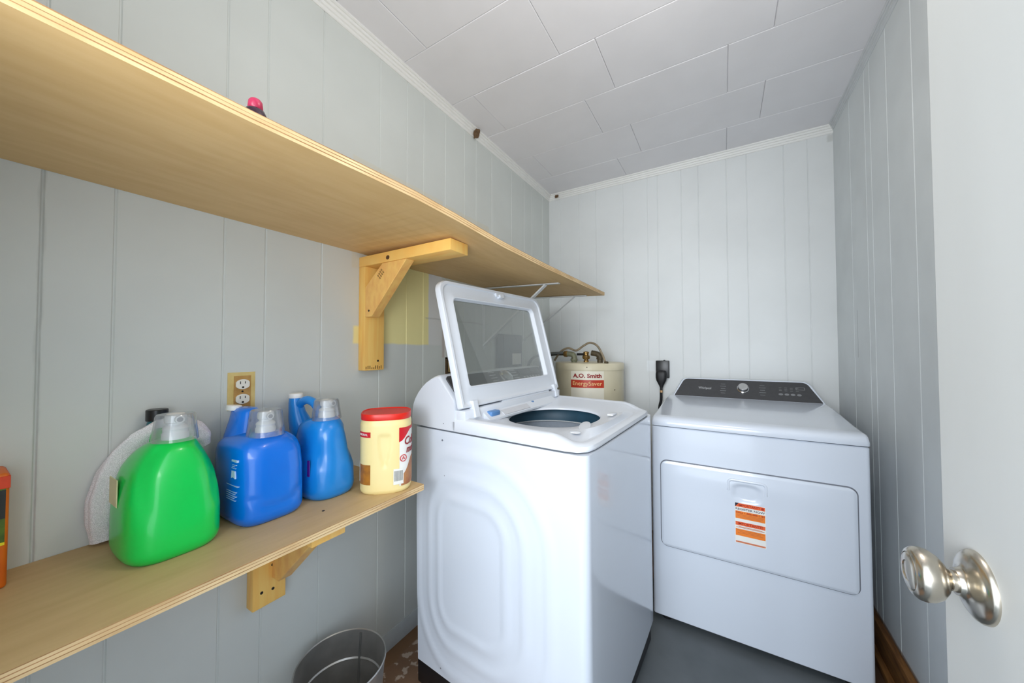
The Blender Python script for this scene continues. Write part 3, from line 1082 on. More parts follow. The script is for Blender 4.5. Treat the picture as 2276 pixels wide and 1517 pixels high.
def dface(u, v, d):
    arch = 0.004 * (1 - ((u - 1.28) / 0.33) ** 2) * v / CL
    return tuple(Vector((u, 0, 0)) + c0 + cs * (v + arch) + cn * d)


bm = bmesh.new()
o0, o1_ = trap(0.0), trap(0.004)
back = [(x, 2.50 if True else 0, max(0.95, (c0 + cs * v).z - 0.006)) for x, v in o0]
loft(bm, [back, [dface(x, v, -0.004) for x, v in o0], [dface(x, v, 0.0) for x, v in o1_]])
obj('console', bm, enamel, dry, 35)
bm = bmesh.new()
pts = trap(0.011, 0.022)
prism(bm, pts, dface, -0.002, 0.0015)
dpan = obj('control_panel', bm, panel_grey, dry, 30)
MD = Matrix((Vector((1, 0, 0)), cs, cn)).transposed().to_4x4()


def on_panel(u, v, d=0.0018):
    M = MD.copy()
    M.translation = Vector(dface(u, v, d))
    return M


VK = 0.068
obj('dial', lathe(bmesh.new(), [(0.029, 0), (0.029, 0.004), (0.0255, 0.006), (0.0245, 0.020), (0.0235, 0.0225), (0.0, 0.0225)], on_panel(1.292, VK), 40), chrome, dry, 40)
obj('dial_face', lathe(bmesh.new(), [(0.0205, 0.0226), (0.0205, 0.0234), (0.0, 0.0236)], on_panel(1.292, VK), 40), mat('brushed_dial', (206, 208, 208), 0.35, metal=0.7, var=0.06), dry, 40)
t = text_bm('Whirlpool', 0.022, on_panel(1.102, 0.062), width=0.066)
obj('lettering', t, print_grey, dry, 0)
bm = bmesh.new()
for i in range(5):
    for (u, w) in ((1.197, 0.030), (1.378, 0.030)):
        ww = w * (1 if i % 2 else 0.75)
        t = bmesh.new()
        bx(t, -ww / 2, ww / 2, -0.0012, 0.0012, 0, 0.0004)
        merge(bm, t, 0, on_panel(u + (0.004 if u > 1.3 else -0.002), 0.094 - i * 0.015))
for i in range(4):
    t = bmesh.new()
    lathe(t, [(0.010, 0), (0.010, 0.0004)], None, 16)
    bmesh.ops.scale(t, vec=(1, 0.65, 1), verts=t.verts)
    merge(bm, t, 0, on_panel(1.462 + i * 0.026, 0.045))
    for k in range(3):
        t = bmesh.new()
        bx(t, -0.006, 0.006, -0.001, 0.001, 0, 0.0004)
        merge(bm, t, 0, on_panel(1.462 + i * 0.024, 0.086 - k * 0.009))
for (u, v, hw, hv) in ((1.548, 0.078, 0.018, 0.0012), (1.548, 0.092, 0.018, 0.0012), (1.530, 0.085, 0.0012, 0.007), (1.566, 0.085, 0.0012, 0.007)):
    t = bmesh.new()
    bx(t, -hw, hw, -hv, hv, 0, 0.0004)
    merge(bm, t, 0, on_panel(u, v))
obj('panel_print', bm, mat('dim_panel_print', (132, 134, 136), 0.4, var=0.02), dry, 0, kind='stuff')

# dryer door: displaced grid with a pocket handle
DDX0, DDX1, DDZ0, DDZ1 = 0.948, 1.606, 0.352, 0.732
ol = rrect(DDX0 - 0.0045, DDX1 + 0.0045, DDZ0 - 0.0045, DDZ1 + 0.0045, 0.030, 8)
il = rrect(DDX0, DDX1, DDZ0, DDZ1, 0.026, 8)
bm = bmesh.new()
prism(bm, ol, lambda u, v, d: (u, d, v), DYF + 0.002, DYF - 0.0006)
obj('door_gap_shade', bm, gap_screw_grey, dry, 30)  # grey plate standing in for the shaded gap around the door
bm = bmesh.new()
NXD, NZD = 150, 96
HC = (1.2735, 0.655)


def door_y(x, z):
    yb = DYF - 0.0095
    ex = min(x - DDX0, DDX1 - x)
    ez = min(z - DDZ0, DDZ1 - z)
    e = min(ex, ez)
    yb += 0.0035 * (1 - smoothstep(0, 0.010, e))
    # gentle crown towards the top edge
    yb -= 0.005 * smoothstep(0.0, 0.06, DDZ1 - z) * (1 - smoothstep(0.05, 0.16, DDZ1 - z)) * (1 - ((x - 1.277) / 0.33) ** 2)
    # pocket
    qx, qz = (x - HC[0]) / 0.058, (z - (HC[1] - 0.008)) / 0.042
    d = (abs(qx) ** 3.2 + abs(qz) ** 3.2) ** (1 / 3.2)
    yb += 0.0085 * (1 - smoothstep(0.55, 1.0, d))
    return yb


cxd, czd = (DDX0 + DDX1) / 2, (DDZ0 + DDZ1) / 2
hxd, hzd = (DDX1 - DDX0) / 2, (DDZ1 - DDZ0) / 2
gridv = []
for j in range(NZD + 1):
    rowv = []
    for i in range(NXD + 1):
        x = DDX0 + (DDX1 - DDX0) * i / NXD
        z = DDZ0 + (DDZ1 - DDZ0) * j / NZD
        # pull corners in to the rounded outline
        rr = 0.026
        dx_, dz_ = abs(x - cxd) - (hxd - rr), abs(z - czd) - (hzd - rr)
        if dx_ > 0 and dz_ > 0:
            L = math.hypot(dx_, dz_)
            mx_ = max(dx_, dz_)
            s = mx_ / L if L > 0 else 1
            x = cxd + math.copysign(hxd - rr + dx_ * s, x - cxd)
            z = czd + math.copysign(hzd - rr + dz_ * s, z - czd)
        rowv.append(bm.verts.new((x, door_y(x, z), z)))
    gridv.append(rowv)
for j in range(NZD):
    for i in range(NXD):
        bm.faces.new((gridv[j][i], gridv[j][i + 1], gridv[j + 1][i + 1], gridv[j + 1][i]))
ed = [e for e in bm.edges if e.is_boundary]
ret = bmesh.ops.extrude_edge_only(bm, edges=ed)
for v in [g for g in ret['geom'] if isinstance(g, bmesh.types.BMVert)]:
    v.co.y = DYF + 0.001
ddoor = obj('door', bm, enamel, dry, 40)
# raised rim over the handle pocket
bm = bmesh.new()
hx0, hx1, hz0, hz1 = HC[0] - 0.064, HC[0] + 0.064, 0.652, 0.697
path = [(hx0, hz0)] + [(hx0 + 0.014 - 0.014 * math.cos(a), hz1 - 0.014 + 0.014 * math.sin(a)) for a in [PI / 2 * k / 6 for k in range(7)]] + \
       [(hx1 - 0.014 + 0.014 * math.sin(a), hz1 - 0.014 + 0.014 * math.cos(a)) for a in [PI / 2 * k / 6 for k in range(7)]] + [(hx1, hz0)]
tube(bm, [(u, DYF - 0.0105, v) for u, v in path], 0.0060, 12, smooth=False)
obj('handle', bm, enamel, ddoor, 60)

# orange registration label
SX0, SX1, SZ0, SZ1 = 1.231, 1.335, 0.443, 0.606
YS_ = DYF - 0.0101
stk = obj('sticker', box(SX0, SX1, YS_ - 0.0006, YS_ + 0.0008, SZ0, SZ1), white_lab, ddoor, 0, label='orange and white paper sticker')


def sbar(z0, z1, M_, x0=SX0 + 0.002, x1=SX1 - 0.002, nm='sticker_band'):
    return obj(nm, box(x0, x1, YS_ - 0.0010, YS_ - 0.0005, z0, z1), M_, ddoor, 0)


HS = SZ1 - SZ0
fz = lambda f: SZ1 - HS * f
sbar(fz(0.095), fz(0.005), orange_red)
sbar(fz(0.385), fz(0.20), orange)
sbar(fz(0.555), fz(0.465), orange_red)
sbar(fz(0.81), fz(0.645), orange)
sbar(fz(0.985), fz(0.945), mat('dusty_orange_print', (222, 140, 110), 0.5, var=0.03))
bm = bmesh.new()
prism(bm, [(SX0 + 0.001, fz(0.002)), (SX0 + 0.014, fz(0.002)), (SX0 + 0.001, fz(0.10))], lambda u, v, d: (u, d, v), YS_ - 0.0014, YS_ - 0.0008)
obj('sticker_corner', bm, navy, ddoor, 0)


def stxt(s, zc, h, M_, w, xc=None):
    Mx = frame((xc or (SX0 + SX1) / 2, YS_ - 0.0013, zc), (1, 0, 0), (0, 0, 1))
    obj('lettering', text_bm(s, h, Mx, 0.0005, w, bold=0.0002), M_, ddoor, 0)


stxt('IMPORTANT!', fz(0.052), 0.013, rust_txt, 0.072, 1.280)
obj('sticker_dot', lathe(bmesh.new(), [(0.005, 0), (0.005, 0.0006)], Matrix.Translation((1.325, YS_ - 0.0010, fz(0.05))) @ Matrix.Rotation(PI / 2, 4, 'X'), 14), rust_txt, ddoor)
stxt('REGISTER NOW', fz(0.148), 0.011, mat('grey_lettering', (96, 96, 110), 0.5, var=0.02), 0.098)
stxt('CALL 1-866-685-1181', fz(0.235), 0.0095, rust_txt, 0.097)
stxt('IMPORTANTE!', fz(0.508), 0.013, rust_txt, 0.084)
bm = bmesh.new()
for f, w in ((0.285, 0.09), (0.315, 0.085), (0.345, 0.07), (0.605, 0.095), (0.585, 0.08), (0.675, 0.092), (0.71, 0.07), (0.74, 0.085), (0.965, 0.09)):
    bx(bm, 1.283 - w / 2, 1.283 + w / 2, YS_ - 0.0013, YS_ - 0.0008, fz(f) - 0.0008, fz(f) + 0.0008)
obj('small_print', bm, mat('brown_small_print', (196, 110, 60), 0.5, var=0.02), ddoor, 0, kind='stuff')

# ------------------------------------------------------------------ water heater
HCX, HCY, HR, HZ = 0.414, 2.32, 0.228, 1.150
wh = thing('water_heater', 'cream cylindrical water heater in the back corner behind the washer', 'water heater', (HCX, HCY, 0))
Mh = Matrix.Translation((HCX, HCY, 0))
obj('tank', lathe(bmesh.new(), [(HR - 0.004, 0.02), (HR - 0.004, 1.115), (HR - 0.006, 1.116)], Mh, 72), heater_m, wh, 40)
obj('tank_top', lathe(bmesh.new(), [(HR, 1.108), (HR, 1.145), (HR - 0.004, 1.150), (HR - 0.012, 1.152), (0.05, 1.158), (0.0, 1.158)], Mh, 72), heater_m, wh, 40)
for a in range(4):
    obj('leg', lathe(bmesh.new(), [(0.02, 0.0), (0.02, 0.03)], Mh @ Matrix.Translation((0.16 * math.cos(a * PI / 2 + .7), 0.16 * math.sin(a * PI / 2 + .7), 0)), 12), dark_fit, wh)
la0 = math.atan2(-0.22, 0.060)


def cyl(u, v, d):    # u metres along the tank surface
    a = la0 + u / (HR - 0.004)
    r = HR - 0.004 + d
    return (HCX + r * math.cos(a), HCY + r * math.sin(a), v)


def curved_patch(bm, u0, u1, z0, z1, d, n=14, th=0.0005):
    rings = []
    for i in range(n + 1):
        u = u0 + (u1 - u0) * i / n
        rings.append([cyl(u, z0, d), cyl(u, z1, d), cyl(u, z1, d + th), cyl(u, z0, d + th)])
    loft(bm, rings)
    return bm


obj('label', curved_patch(bmesh.new(), -0.104, 0.104, 0.84, 1.103, 0.0005), label_w, wh, 40, label='cream and red paper label')
obj('label_band', curved_patch(bmesh.new(), -0.104, 0.104, 1.000, 1.049, 0.0012), label_r, wh, 40, label='red band of the label')


def bend(t, zc):
    for v in t.verts:
        x, y, z = v.co
        v.co = Vector(cyl(x, zc + y, 0.0020 + z))
    return t


obj('lettering', bend(text_bm('A.O. Smith', 0.034, Matrix.Identity(4), 0.0006, 0.178, bold=0.0012), 1.074), red_txt, wh, 0)
cream2 = cream_txt
tt = text_bm('EnergySaver', 0.036, Matrix.Identity(4), 0.0006, 0.182)
obj('lettering', bend(tt, 1.026), cream2, wh, 0)
ht = 1.152


def cyl_between(bm, a, b, r, n=16):
    return tube(bm, [a, b], r, n, smooth=False)


# fittings
fA, fB, fC = (0.352, 2.20), (0.425, 2.23), (0.500, 2.22)
bm = bmesh.new()
tube(bm, [(fA[0], fA[1], ht), (fA[0], fA[1], ht + 0.038), (fA[0] - 0.012, fA[1], ht + 0.054), (fA[0] - 0.05, fA[1], ht + 0.058)], 0.018, 14)
lathe(bm, [(0.022, 0), (0.024, 0.008), (0.022, 0.016)], Matrix.Translation((fA[0], fA[1], ht + 0.012)), 12)
obj('elbow_fitting', bm, fitting_m, wh, 50)
obj('union_nut', lathe(bmesh.new(), [(0.019, 0), (0.021, 0.004), (0.021, 0.022), (0.019, 0.026)],
                       Matrix.Translation((fA[0] - 0.045, fA[1], ht + 0.058)) @ Matrix.Rotation(-PI / 2, 4, 'Y'), 8), brass, wh, 30)
obj('supply_pipe', tube(bmesh.new(), [(fA[0] - 0.07, fA[1], ht + 0.058), (fA[0] - 0.16, fA[1] + 0.0, ht + 0.054), (0.10, 2.25, ht + 0.03), (0.04, 2.3, ht - 0.1)], 0.011, 12), mat('dark_pipe', (58, 52, 44), 0.5, var=0.2), wh, 60)
obj('cross_pipe', tube(bmesh.new(), [(fA[0] + 0.01, fA[1] + 0.03, ht + 0.055), (fB[0], fB[1], ht + 0.055)], 0.008, 10, smooth=False), black_pl, wh, 60)
obj('relief_valve', lathe(bmesh.new(), [(0.017, 0), (0.017, 0.014), (0.013, 0.016), (0.013, 0.022), (0.023, 0.026), (0.026, 0.036), (0.023, 0.046), (0.016, 0.050),
                                        (0.016, 0.060), (0.019, 0.062), (0.019, 0.070), (0.010, 0.074), (0.0, 0.076)],
                          Matrix.Translation((fB[0], fB[1], ht)), 12), brass, wh, 30)
bm = bmesh.new()
tube(bm, [(fC[0] + 0.02, fC[1], ht), (fC[0] + 0.02, fC[1], ht + 0.036), (fC[0] + 0.004, fC[1], ht + 0.056), (fC[0] - 0.035, fC[1], ht + 0.064)], 0.018, 14)
lathe(bm, [(0.021, 0), (0.024, 0.008), (0.021, 0.016)], Matrix.Translation((fC[0] + 0.02, fC[1], ht + 0.022)), 12)
obj('elbow_fitting', bm, dark_fit, wh, 50)
obj('wiring_cable', tube(bmesh.new(), [(0.215, 2.19, 1.165), (0.262, 2.19, 1.225), (0.315, 2.19, 1.248), (0.370, 2.19, 1.232), (0.420, 2.19, 1.262), (0.465, 2.19, 1.282), (0.512, 2.19, 1.262),
                                       (0.545, 2.19, 1.205), (0.566, 2.18, 1.158)], 0.0068, 10), cable_m, wh, 60)
obj('cable_clamp', lathe(bmesh.new(), [(0.013, 0), (0.014, 0.006), (0.009, 0.012), (0.0, 0.013)], Matrix.Translation((0.572, 2.18, ht)), 12), dark_fit, wh)
obj('flex_hose', tube(bmesh.new(), [(0.30, 2.14, 1.218), (0.21, 2.11, 1.21), (0.14, 2.10, 1.20), (0.082, 2.10, 1.167), (0.055, 2.10, 1.10), (0.05, 2.10, 0.95)], 0.0095, 12), hose_m, wh, 60)
for (u, z) in ((-0.0, 1.128), (0.185, 0.985)):
    obj('screw_head', lathe(bmesh.new(), [(0.0035, 0), (0.0035, 0.002), (0.001, 0.003)], frame(cyl(u, z, 0.0036 if z > 1.1 else 0), (-math.sin(la0 + u / HR), math.cos(la0 + u / HR), 0), (0, 0, 1)), 8), dark_fit, wh)

# ------------------------------------------------------------------ electrical things on the walls
ep = thing('breaker_panel', 'grey electrical breaker panel on the left wall, seen through the lid glass', 'electrical panel', (0, 1.94, 1.14))
obj('enclosure', box(0.0005, 0.022, 1.79, 2.083, 1.10, 1.336, bev=0.003), elec_grey, ep, 30)
obj('panel_door', box(0.022, 0.028, 1.845, 2.070, 1.112, 1.325, bev=0.002), elec_grey, ep, 30)
obj('paper_label', box(0.028, 0.0286, 1.945, 2.060, 1.142, 1.214), white_lab, ep, 0, label='white paper label')

jb = thing('open_junction_box', 'open brown electrical box in the left wall beside the washer lid', 'electrical box', (0, 1.37, 1.13))
bm = bmesh.new()
for (a0, a1, z0, z1) in ((1.335, 1.342, 1.10, 1.20), (1.398, 1.405, 1.10, 1.20), (1.335, 1.405, 1.193, 1.20), (1.335, 1.405, 1.10, 1.107)):
    bx(bm, 0.0005, 0.010, a0, a1, z0, z1)
bx(bm, 0.0005, 0.002, 1.336, 1.404, 1.101, 1.199)
obj('box_shell', bm, mat('dark_brown_box', (88, 66, 36), 0.6, rgb2=(60, 42, 24), scale=60), jb, 0)
obj('receptacle', box(0.002, 0.009, 1.352, 1.388, 1.125, 1.178, bev=0.004), mat('tan_receptacle', (170, 142, 92), 0.5, var=0.1), jb)

ot = thing('wall_outlet', 'double wall outlet without cover plate above the blue jugs', 'outlet', (0, 0.467, 1.12))
obj('wall_cutout', box(0.0003, 0.0012, 0.4325, 0.5005, 1.066, 1.1735), outlet_y, ot, 0, label='unpainted yellow rectangle')
obj('mounting_plate', box(0.0012, 0.0028, 0.4475, 0.489, 1.072, 1.163), outlet_br, ot, 0)
for zc in (1.139, 1.0965):
    bm = bmesh.new()
    pts = []
    for i in range(32):
        a = 2 * PI * i / 32
        pts.append((0.468 + max(-0.0168, min(0.0168, 0.0185 * math.cos(a))), zc + 0.0142 * math.sin(a)))
    prism(bm, pts, lambda u, v, d: (d, u, v), 0.0028, 0.0062)
    f_ = obj('receptacle', bm, outlet_w, ot, 30)
    bm = bmesh.new()
    bx(bm, 0.0060, 0.0066, 0.4605, 0.4625, zc + 0.0005, zc + 0.0085)
    bx(bm, 0.0060, 0.0066, 0.4730, 0.4750, zc + 0.0015, zc + 0.0080)
    bx(bm, 0.0060, 0.0066, 0.4655, 0.4705, zc - 0.0115, zc - 0.0065, bev=0.0015)
    obj('slots', bm, hole_m, f_, 0)
obj('screw_head', lathe(bmesh.new(), [(0.0028, 0), (0.0028, 0.001), (0.0, 0.0015)], Matrix.Translation((0.0028, 0.468, 1.118)) @ Matrix.Rotation(PI / 2, 4, 'Y'), 10), hole_m, ot)

po = thing('power_outlet', 'black dryer power outlet with a thick plug and cord on back wall', 'outlet', (0.848, RD, 1.09))
obj('outlet_box', box(0.806, 0.888, RD - 0.042, RD - 0.0008, 1.048, 1.163, bev=0.004), black_pl, po, 30)
obj('mounting_screw', lathe(bmesh.new(), [(0.006, 0), (0.006, 0.004), (0.0, 0.006)], Matrix.Translation((0.858, RD - 0.026, 1.162)), 12), black_pl, po)
bm = bmesh.new()
rings = []
for (z, hw, hd) in ((1.098, 0.020, 0.008), (1.092, 0.031, 0.015), (1.075, 0.034, 0.018), (1.050, 0.034, 0.018), (1.030, 0.030, 0.017), (1.010, 0.020, 0.014), (0.996, 0.013, 0.011), (0.985, 0.0095, 0.0095)):
    rings.append(se_ring(0.842, RD - 0.058, hw, hd, z, 3.0, 24))
loft(bm, rings)
obj('plug', bm, black, po, 50)
obj('power_cord', tube(bmesh.new(), [(0.842, RD - 0.058, 0.992), (0.841, RD - 0.058, 0.95), (0.839, RD - 0.056, 0.90), (0.828, RD - 0.052, 0.84), (0.83, RD - 0.05, 0.70), (0.88, RD - 0.04, 0.50), (0.98, RD - 0.04, 0.40)], 0.0085, 12), black, po, 60)
obj('cord_band', lathe(bmesh.new(), [(0.0095, 0), (0.0095, 0.014)], Matrix.Translation((0.8415, RD - 0.058, 0.952)), 16), mat('copper_band', (220, 176, 130), 0.3, metal=0.5, var=0.1), po)


# ------------------------------------------------------------------ jugs on the lower shelf
def press_cap(cx, cy, z, parent, d=(1, 0, 0), s=1.0):
    """white press-tap cap"""
    bm = bmesh.new()
    prof = [(0.0225, 0.0), (0.0225, 0.012), (0.0205, 0.014), (0.0205, 0.020), (0.0215, 0.022), (0.0200, 0.026), (0.0145, 0.030), (0.0145, 0.034),
            (0.0175, 0.036), (0.0185, 0.042), (0.0175, 0.050), (0.0150, 0.0535), (0.0, 0.0545)]
    prof = [(r * s, h * s) for r, h in prof]
    lathe(bm, prof, Matrix.Translation((cx, cy, z)), 28)
    c = obj('cap', bm, cap_w, parent, 45)
    bm = bmesh.new()
    dv = Vector(d).normalized()
    a = Vector((cx, cy, z + 0.043 * s))
    tube(bm, [tuple(a), tuple(a + dv * 0.0255 * s)], 0.0078 * s, 16, smooth=False)
    obj('spout', bm, cap_w, c, 40)
    bm = bmesh.new()
    tube(bm, [tuple(a + dv * 0.0254 * s), tuple(a + dv * 0.0262 * s)], 0.0052 * s, 16, smooth=False)
    obj('spout_hole', bm, mat('pale_grey_shadow_hole', (150, 152, 154), 0.5), c, 40)


def cup(cx, cy, z, r0, r1, h, parent, tilt=(0, 0)):
    bm = bmesh.new()
    t = 0.0010
    prof = [(r0, 0), (r0 + 0.0022, 0.0008), (r0 + 0.0018, 0.004), (r1 + 0.0015, h - 0.004), (r1 - 0.001, h), (0, h), (0, h - t), (r1 - 0.002, h - t), (r0 - t, 0.002), (r0, 0)]
    lathe(bm, prof, Matrix.Translation((cx, cy, z)) @ Matrix.Rotation(tilt[0], 4, 'X') @ Matrix.Rotation(tilt[1], 4, 'Y'), 36, cap0=False, cap1=False)
    obj('measuring_cup', bm, cup_glass, parent, 40, label='clear upturned measuring cup')


def jug_body(rows, n=64, groove=None):
    """rows: z, cx, cy, hx, hy, p"""
    bm = bmesh.new()
    Z = [r[0] for r in rows]
    out = []
    N = 60
    for k in range(N + 1):
        z = Z[0] + (Z[-1] - Z[0]) * k / N
        i = 0
        while i < len(rows) - 2 and z > rows[i + 1][0]:
            i += 1
        a, b = rows[i], rows[i + 1]
        t = (z - a[0]) / (b[0] - a[0])
        v = [p + (q - p) * (t if t < 0 or t > 1 else t) for p, q in zip(a, b)]
        ring = se_ring(v[1], v[2], v[3], v[4], z, v[5], n)
        if groove:
            ring = [groove(p) for p in ring]
        out.append(ring)
    # smooth along z
    for _ in range(2):
        new = [out[0]]
        for k in range(1, N):
            new.append([tuple((p[c] + 2 * q[c] + r[c]) / 4 for c in range(3)) for p, q, r in zip(out[k - 1], out[k], out[k + 1])])
        new.append(out[-1])
        out = new
    loft(bm, out)
    return bm


Z0 = ZLT
# green jug
gj = thing('detergent_jug', 'bright green laundry jug with white tap cap under a clear cup', 'jug', (0.14, 0.276, Z0))


def g_groove(p):
    x, y, z = p
    h = z - Z0
    # arch-shaped pressed line on the front face and the near side
    if x > 0.18:
        u, v = (y - 0.276) / 0.056, (h - 0.155) / 0.080
        d = math.hypot(u, max(v, 0)) if v > 0 else abs(u)
        g = math.exp(-((d - 1) / 0.10) ** 2) * smoothstep(0.07, 0.13, h)
        x -= 0.0065 * g
    return (x, y, z)


bm = jug_body([(Z0, 0.140, 0.276, 0.086, 0.068, 3.4), (Z0 + 0.006, 0.140, 0.276, 0.093, 0.075, 3.4), (Z0 + 0.02, 0.140, 0.276, 0.097, 0.0785, 3.6), (Z0 + 0.08, 0.140, 0.276, 0.097, 0.0785, 3.6),
               (Z0 + 0.12, 0.140, 0.275, 0.096, 0.076, 3.4), (Z0 + 0.155, 0.141, 0.274, 0.093, 0.071, 3.1), (Z0 + 0.18, 0.144, 0.273, 0.088, 0.064, 2.9), (Z0 + 0.20, 0.150, 0.273, 0.078, 0.055, 2.7),
               (Z0 + 0.218, 0.160, 0.273, 0.062, 0.045, 2.5), (Z0 + 0.230, 0.172, 0.274, 0.044, 0.037, 2.3), (Z0 + 0.236, 0.178, 0.275, 0.030, 0.030, 2.0)], groove=g_groove)
obj('jug_body', bm, green_j, gj, 60)
obj('handle', tube(bmesh.new(), [(0.135, 0.274, Z0 + 0.205), (0.10, 0.274, Z0 + 0.236), (0.07, 0.274, Z0 + 0.225), (0.053, 0.274, Z0 + 0.18)], 0.012, 12), green_j, gj, 60)
bm = bmesh.new()
bx(bm, 0.1, 0.155, 0.1965, 0.1985, Z0 + 0.11, Z0 + 0.165, bev=0.0009, seg=1)
obj('side_label', bm, mat('pale_cream_sticker', (222, 218, 170), 0.5, var=0.08), gj, 0, label='pale cream side label')
press_cap(0.178, 0.277, Z0 + 0.2355, gj)
cup(0.178, 0.277, Z0 + 0.232, 0.0365, 0.0315, 0.057, gj)

# royal blue jug
bj = thing('detergent_jug', 'royal blue laundry jug, square-shouldered, clear cup over its tap cap', 'jug', (0.14, 0.458, Z0))


def b_groove(p):
    x, y, z = p
    h = z - Z0
    if x > 0.2:     # gently dished label panel with pinch marks
        u = (y - 0.458) / 0.060
        v = (h - 0.125) / 0.085
        d = (abs(u) ** 3 + abs(v) ** 3) ** (1 / 3)
        x -= 0.0025 * math.exp(-((d - 1) / 0.09) ** 2)
        for yy in (0.405, 0.512):
            x -= 0.004 * math.exp(-((y - yy) / 0.008) ** 2 - ((h - 0.065) / 0.006) ** 2)
    return (x, y, z)


bm = jug_body([(Z0, 0.137, 0.458, 0.088, 0.067, 4.0), (Z0 + 0.006, 0.137, 0.458, 0.096, 0.073, 4.0), (Z0 + 0.018, 0.137, 0.458, 0.100, 0.0765, 4.4), (Z0 + 0.12, 0.137, 0.457, 0.099, 0.0765, 4.4),
               (Z0 + 0.165, 0.137, 0.455, 0.097, 0.076, 4.0), (Z0 + 0.185, 0.138, 0.453, 0.092, 0.073, 3.6), (Z0 + 0.198, 0.140, 0.452, 0.082, 0.066, 3.2), (Z0 + 0.207, 0.150, 0.452, 0.062, 0.052, 2.8),
               (Z0 + 0.212, 0.165, 0.452, 0.042, 0.040, 2.4), (Z0 + 0.216, 0.178, 0.452, 0.028, 0.028, 2.0)], groove=b_groove)
obj('jug_body', bm, blue_j, bj, 60)
bm = bmesh.new()
rings = []
for (z, cx, hx, hy) in ((Z0 + 0.13, 0.105, 0.065, 0.058), (Z0 + 0.19, 0.095, 0.055, 0.050), (Z0 + 0.215, 0.088, 0.050, 0.040), (Z0 + 0.240, 0.083, 0.046, 0.031), (Z0 + 0.262, 0.083, 0.043, 0.027), (Z0 + 0.270, 0.085, 0.034, 0.020), (Z0 + 0.272, 0.085, 0.02, 0.012)):
    rings.append(se_ring(cx, 0.445, hx, hy, z, 2.6, 32))
loft(bm, rings)
obj('handle', bm, blue_j, bj, 60)
obj('vent_cap', lathe(bmesh.new(), [(0.017, 0), (0.0175, 0.002), (0.0175, 0.012), (0.015, 0.014), (0, 0.014)], Matrix.Translation((0.062, 0.425, Z0 + 0.264)) @ Matrix.Rotation(-0.12, 4, 'X'), 24), cap_w, bj, 40)
bm = bmesh.new()
sx = 0.145
ysd = 0.458 - 0.0768
bx(bm, 0.150, 0.205, ysd - 0.0014, ysd + 0.004, Z0 + 0.158, Z0 + 0.163)
for i, zz in enumerate((0.150, 0.146, 0.142, 0.1, 0.085, 0.080, 0.075, 0.070, 0.065)):
    bx(bm, 0.150, 0.150 + (0.05, 0.042, 0.047, 0.058, 0.05, 0.044, 0.05, 0.04, 0.046)[i], ysd - 0.0010, ysd + 0.004, Z0 + zz, Z0 + zz + 0.0012)
obj('small_print', bm, mat('pale_blue_print', (190, 222, 250), 0.4, var=0.02), bj, 0, kind='stuff')
bm = bmesh.new()
prism(bm, [(0.176, Z0 + 0.118), (0.186, Z0 + 0.121), (0.196, Z0 + 0.118), (0.194, Z0 + 0.136), (0.178, Z0 + 0.136)], lambda u, v, d: (u, d, v), ysd - 0.0014, ysd + 0.004)
obj('side_emblem', bm, mat('pale_blue_emblem', (200, 226, 250), 0.4, var=0.02), bj, 0)
press_cap(0.178, 0.452, Z0 + 0.214, bj)
cup(0.180, 0.452, Z0 + 0.207, 0.0405, 0.0335, 0.066, bj)

# sky blue jug with loop handle
lj = thing('detergent_jug', 'sky blue laundry jug with loop handle and tall white-capped neck', 'jug', (0.14, 0.622, Z0))


def l_groove(p):
    x, y, z = p
    h = z - Z0
    if x > 0.17:
        u, v = (y - 0.620) / 0.046, (h - 0.14) / 0.075
        d = math.hypot(u, v) if v > 0 else abs(u) + 0.0
        g = math.exp(-((d - 1) / 0.14) ** 2) * smoothstep(0.05, 0.10, h)
        x -= 0.004 * g
    return (x, y, z)


bm = jug_body([(Z0, 0.145, 0.622, 0.084, 0.060, 3.0), (Z0 + 0.006, 0.145, 0.622, 0.092, 0.067, 3.0), (Z0 + 0.025, 0.145, 0.622, 0.096, 0.070, 3.2), (Z0 + 0.08, 0.145, 0.622, 0.095, 0.069, 3.0),
               (Z0 + 0.105, 0.146, 0.621, 0.091, 0.064, 2.8), (Z0 + 0.13, 0.147, 0.619, 0.086, 0.058, 2.6), (Z0 + 0.165, 0.150, 0.616, 0.080, 0.054, 2.6), (Z0 + 0.20, 0.155, 0.614, 0.070, 0.050, 2.6),
               (Z0 + 0.215, 0.163, 0.613, 0.055, 0.043, 2.4), (Z0 + 0.224, 0.172, 0.612, 0.042, 0.036, 2.2), (Z0 + 0.228, 0.180, 0.612, 0.028, 0.028, 2.0)], groove=l_groove)
obj('jug_body', bm, lblue_j, lj, 60)
bm = bmesh.new()
rings = []
for (z, cx, cy, r) in ((Z0 + 0.10, 0.085, 0.612, 0.044), (Z0 + 0.17, 0.072, 0.606, 0.036), (Z0 + 0.21, 0.060, 0.600, 0.030), (Z0 + 0.235, 0.052, 0.596, 0.023), (Z0 + 0.262, 0.048, 0.594, 0.0195), (Z0 + 0.278, 0.047, 0.594, 0.018)):
    rings.append(se_ring(cx, cy, r, r, z, 2.2, 28))
loft(bm, rings)
obj('neck', bm, lblue_j, lj, 60)
obj('vent_cap', lathe(bmesh.new(), [(0.0195, 0), (0.020, 0.002), (0.020, 0.011), (0.0185, 0.014), (0, 0.014)], Matrix.Translation((0.047, 0.594, Z0 + 0.277)), 28), cap_w, lj, 40)
obj('handle', tube(bmesh.new(), [(0.048, 0.596, Z0 + 0.236), (0.070, 0.598, Z0 + 0.262), (0.100, 0.602, Z0 + 0.273), (0.134, 0.606, Z0 + 0.262), (0.152, 0.609, Z0 + 0.232), (0.146, 0.610, Z0 + 0.195), (0.13, 0.610, Z0 + 0.17)], 0.0125, 14), lblue_j, lj, 60)
bm = bmesh.new()
